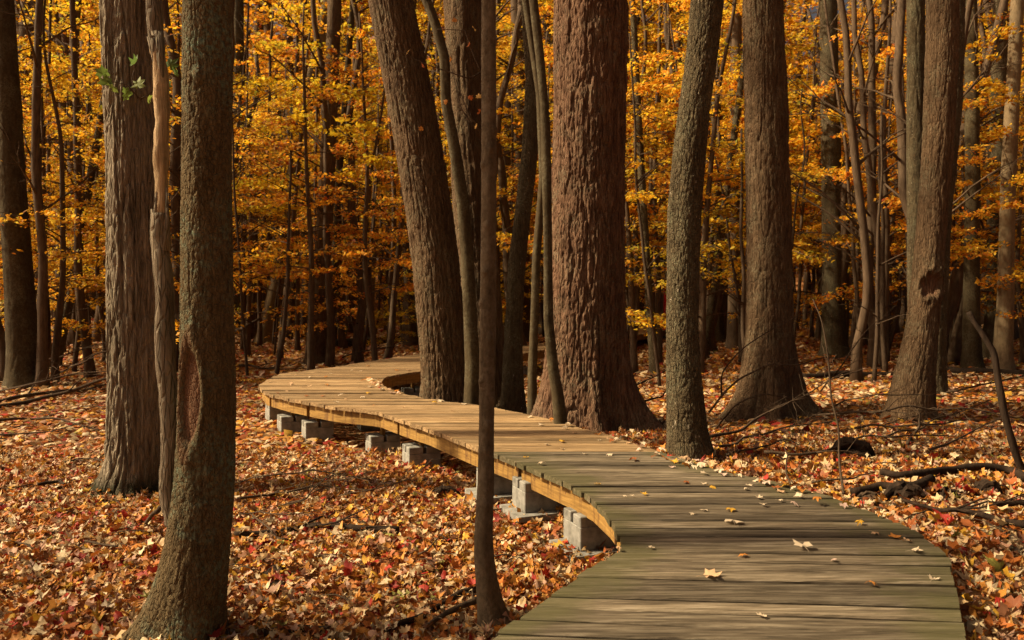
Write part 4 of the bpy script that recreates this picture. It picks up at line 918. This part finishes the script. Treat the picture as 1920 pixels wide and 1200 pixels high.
branch('long dark fallen log in the shade beyond the bend', [(628, 652), (700, 648), (770, 640), (800, 638)], .20, .16, 'dead', 'log', sd=32, cat='log', seg=14, lift=.1)
branch('dark fallen log across the floor behind the knotholed trunk', [(1500, 712), (1600, 708), (1680, 708)], .10, .09, 'dead', 'log', sd=33, cat='log', seg=12, lift=.05)
branch('dark log lying between knotholed trunk and olive pole', [(1755, 700), (1830, 702), (1930, 705)], .09, .10, 'dead', 'log', sd=34, cat='log', seg=12, lift=.05)
branch('old log lying far off by the furrowed trunk', [(60, 612), (130, 606), (190, 626), (215, 632)], .10, .13, 'dead', 'log', sd=35, cat='log', seg=12, lift=.1)
branch('reddish root lying against the mossy plank corner', [(1618, 955), (1650, 962), (1690, 950)], .028, .03, 'twig', 'root', sd=36, rough=.3, cat='root', seg=12, lift=.01)
branch('thin crossing branch behind the giant trunk', [(1168, 735, 12), (1230, 705, 12), (1290, 680, 12.2)], .014, .006, sd=37, twigs=3)
branch('dark fallen branch between giant and speckled trunks', [(1178, 768), (1215, 750, 11), (1250, 735, 11)], .02, .01, 'dead', sd=38, twigs=2)

BR = [('dry twiggy branch sprawling over the litter before the knotholed trunk', [(1600, 815), (1680, 800, 9), (1760, 790, 9), (1850, 800)], .016, 9),
 ('bare branch slanting across the litter beside the leaning snag', [(1740, 860), (1790, 830, 8), (1840, 800, 8.4), (1900, 770, 9)], .013, 7),
 ('thin forked branch low between speckled trunk and rotten clump', [(1345, 850), (1400, 822, 8), (1470, 800, 8.2), (1560, 790, 8.6)], .015, 8),
 ('long grey branch arching before the broad brown trunk', [(1340, 815), (1370, 770, 9), (1420, 735, 9.2), (1500, 745, 9.4), (1560, 775)], .012, 5),
 ('twiggy branch behind the tangled one, under the knotholed trunk', [(1560, 770), (1610, 745, 10), (1680, 735, 10), (1760, 742, 10)], .013, 7),
 ('bare twiggy branch lying beyond the leaning snag', [(1780, 745), (1830, 722, 11), (1890, 708, 11), (1940, 700, 11)], .016, 6),
 ('wiry branch reaching up between broad brown and knotholed trunks', [(1540, 745), (1580, 690, 11), (1610, 640, 11), (1640, 600, 11)], .016, 5),
 ('twiggy fallen bough in the shade beside the furrowed trunk', [(100, 705), (140, 690, 15), (180, 660, 15), (215, 655, 15)], .022, 7),
 ('dead branch with many twigs beyond the fallen bough', [(60, 690), (110, 668, 17), (170, 650, 17), (230, 640, 17)], .022, 7),
 ('bare branch lying by the root flared dark tree', [(640, 675), (680, 660, 20), (730, 650, 20), (780, 640, 20)], .025, 6),
 ('dead limb propped up beside the pale slanting trunk', [(438, 628), (460, 612, 22), (487, 598, 22)], .09, 1),
 ('thin dry twigs lying on the litter beside the scarred trunk', [(445, 985), (490, 982), (540, 962, 6), (600, 975)], .007, 6),
 ('slender twig crossing before the concrete blocks', [(560, 905), (640, 900, 7), (720, 880, 7.2)], .006, 5)]
BR += [('dark crooked branch across the litter behind the half buried bough', [(445, 952), (520, 940), (600, 925), (690, 935)], .014, 6),
 ('dark stick lying in front of the fallen bough', [(-10, 800), (60, 795), (140, 800), (190, 815)], .022, 4),
 ('heavy dead limb crossing the fallen bough', [(-10, 762), (80, 748), (160, 738), (205, 730)], .04, 5),
 ('bent dark branch beside the furrowed trunk', [(120, 880), (160, 872), (195, 880)], .012, 3),
 ('dark branch lying beyond the deck bend in the shade', [(450, 690), (510, 700), (570, 696)], .03, 4)]
for i, (lab, pts, w, tw) in enumerate(BR): branch(lab, pts, w, w * .35, sd=70 + i, twigs=tw, tw_len=.55 if w < .02 else 1.1)

def lump_obj(label, px, py, size, mat, name, sd, cat, sink=.25):
    """ragged heap of splintered, twisted wood strands"""
    c = PG(px, py); r = np.random.default_rng(sd + 50); mb = MB(); sx, sy, sz = size
    for k in range(16):
        q = np.linspace(0, 1, 9); t = r.uniform(-1, 1); x = np.linspace(-1, 1, 9) * sx * r.uniform(.6, 1.1) + r.normal(0, .12) * sx
        arch = np.sin(q * math.pi) ** .8 * sz * 1.5 * r.uniform(.35, 1.1) * math.sqrt(max(.05, 1 - t * t))
        pts = np.stack([x, t * sy + sy * .35 * np.sin(q * 4 + k), arch - sz * .25], 1) + r.normal(0, sz * .09, (9, 3))
        w = sz * r.uniform(.16, .42); mb.tube(pts, w * np.interp(q, [0, .3, .8, 1], [.35, 1, .8, .15]), 7, .45, k)
    o = mb.build(name, M[mat], smooth=False); o.location = (c[0], c[1] + sy * .6, c[2] + .01); o.rotation_euler.z = r.uniform(-.4, .4); tag(o, label, cat); return o
lump_obj('dark rotten root clump among the brush', 1605, 862, (.20, .13, .12), 'dead', 'root_clump', 1, 'stump')
lump_obj('black rotten log end beside the dark short limb', 1705, 945, (.14, .10, .09), 'dead', 'log_end', 2, 'log')
lump_obj('low dark bark chunk beside the black log end', 1785, 936, (.14, .08, .06), 'dead', 'bark_chunk', 3, 'log')
lump_obj('small dark stump under the arching branch', 1858, 928, (.09, .08, .10), 'dead', 'stump', 4, 'stump')
lump_obj('mossy brown root knob at the plank edge', 1632, 945, (.11, .07, .05), 'twig', 'mossy_root', 5, 'root')
lump_obj('dark bark chunk on the litter below the blocks', 832, 930, (.13, .07, .06), 'dead', 'bark_chunk', 6, 'log')
lump_obj('curled dark bark piece in the litter near the scarred trunk', 515, 1078, (.10, .04, .03), 'dead', 'bark_piece', 7, 'bark')
lump_obj('curled grey bark piece next to the dark one', 515, 1110, (.06, .05, .03), 'twig', 'bark_piece', 8, 'bark')
lump_obj('grey root hump beside the foot of the giant trunk', 1238, 815, (.20, .16, .14), 'twig', 'root_hump', 9, 'root')

# leafy sprig on the furrowed trunk, twigs with clinging leaves by the smooth sapling
def sprig(name, label, parent, ploc, Y, stems, leaves, rgb, mat, size):
    mb = MB()
    for s in stems:
        W = np.array([P(a, b, Y) for a, b in s]) - np.array(ploc); q = np.linspace(0, 1, 10); W = np.stack([np.interp(q, np.linspace(0, 1, len(W)), W[:, i]) for i in range(3)], 1)
        W[:, 1] -= .03 * np.sin(q * 3); mb.tube(W, np.linspace(.006, .002, 10), 5)
    t = mb.build(name, M['twig'], parent); t['label'] = label
    for i, (a, b) in enumerate(leaves):
        sv, sf = leaf_shape(MAPLE, [.3, -.4, .5][i % 3], .2, 800 + i); m2 = MB(); c = np.array(rgb[i % len(rgb)]); m2.add(sv * size, sf.tolist(), c)
        o = m2.build('leaf', M[mat], t); w = P(a, b, Y) - np.array(ploc); o.location = w - np.array([0, .04, 0]); r = np.random.default_rng(i); o.rotation_euler = (r.uniform(.6, 1.6), r.normal(0, .5), r.uniform(0, 6.28))
sprig('leafy_sprig', 'sprig of green leaves growing from the furrowed trunk', furrowed, floc, 7.35, [[(262, 185), (240, 160), (215, 155), (200, 160)], [(258, 185), (250, 150), (256, 122)], [(262, 188), (290, 172), (312, 150), (330, 130)], [(262, 186), (275, 182), (285, 195)]],
      [(203, 158), (214, 165), (256, 122), (240, 178), (263, 162), (322, 125), (318, 165), (283, 190), (330, 140), (197, 140)], [(.16, .24, .05), (.22, .28, .06), (.12, .20, .05)], 'leaf_green', .17)
sprig('twig', 'bare twigs with a few clinging orange leaves', sap, saploc, 4.55, [[(903, 135), (890, 110), (872, 60), (820, 55)], [(903, 135), (880, 150), (850, 140), (790, 120), (690, 60)], [(903, 240), (880, 220), (855, 150)], [(903, 242), (885, 235), (865, 205), (850, 140)]],
      [(853, 44), (890, 58), (880, 90), (846, 115), (898, 185), (882, 187), (837, 195), (765, 103), (793, 128), (792, 245), (893, 240), (900, 215)], [(.55, .24, .05), (.66, .42, .12), (.50, .15, .04)], 'leaf_litter', .045)
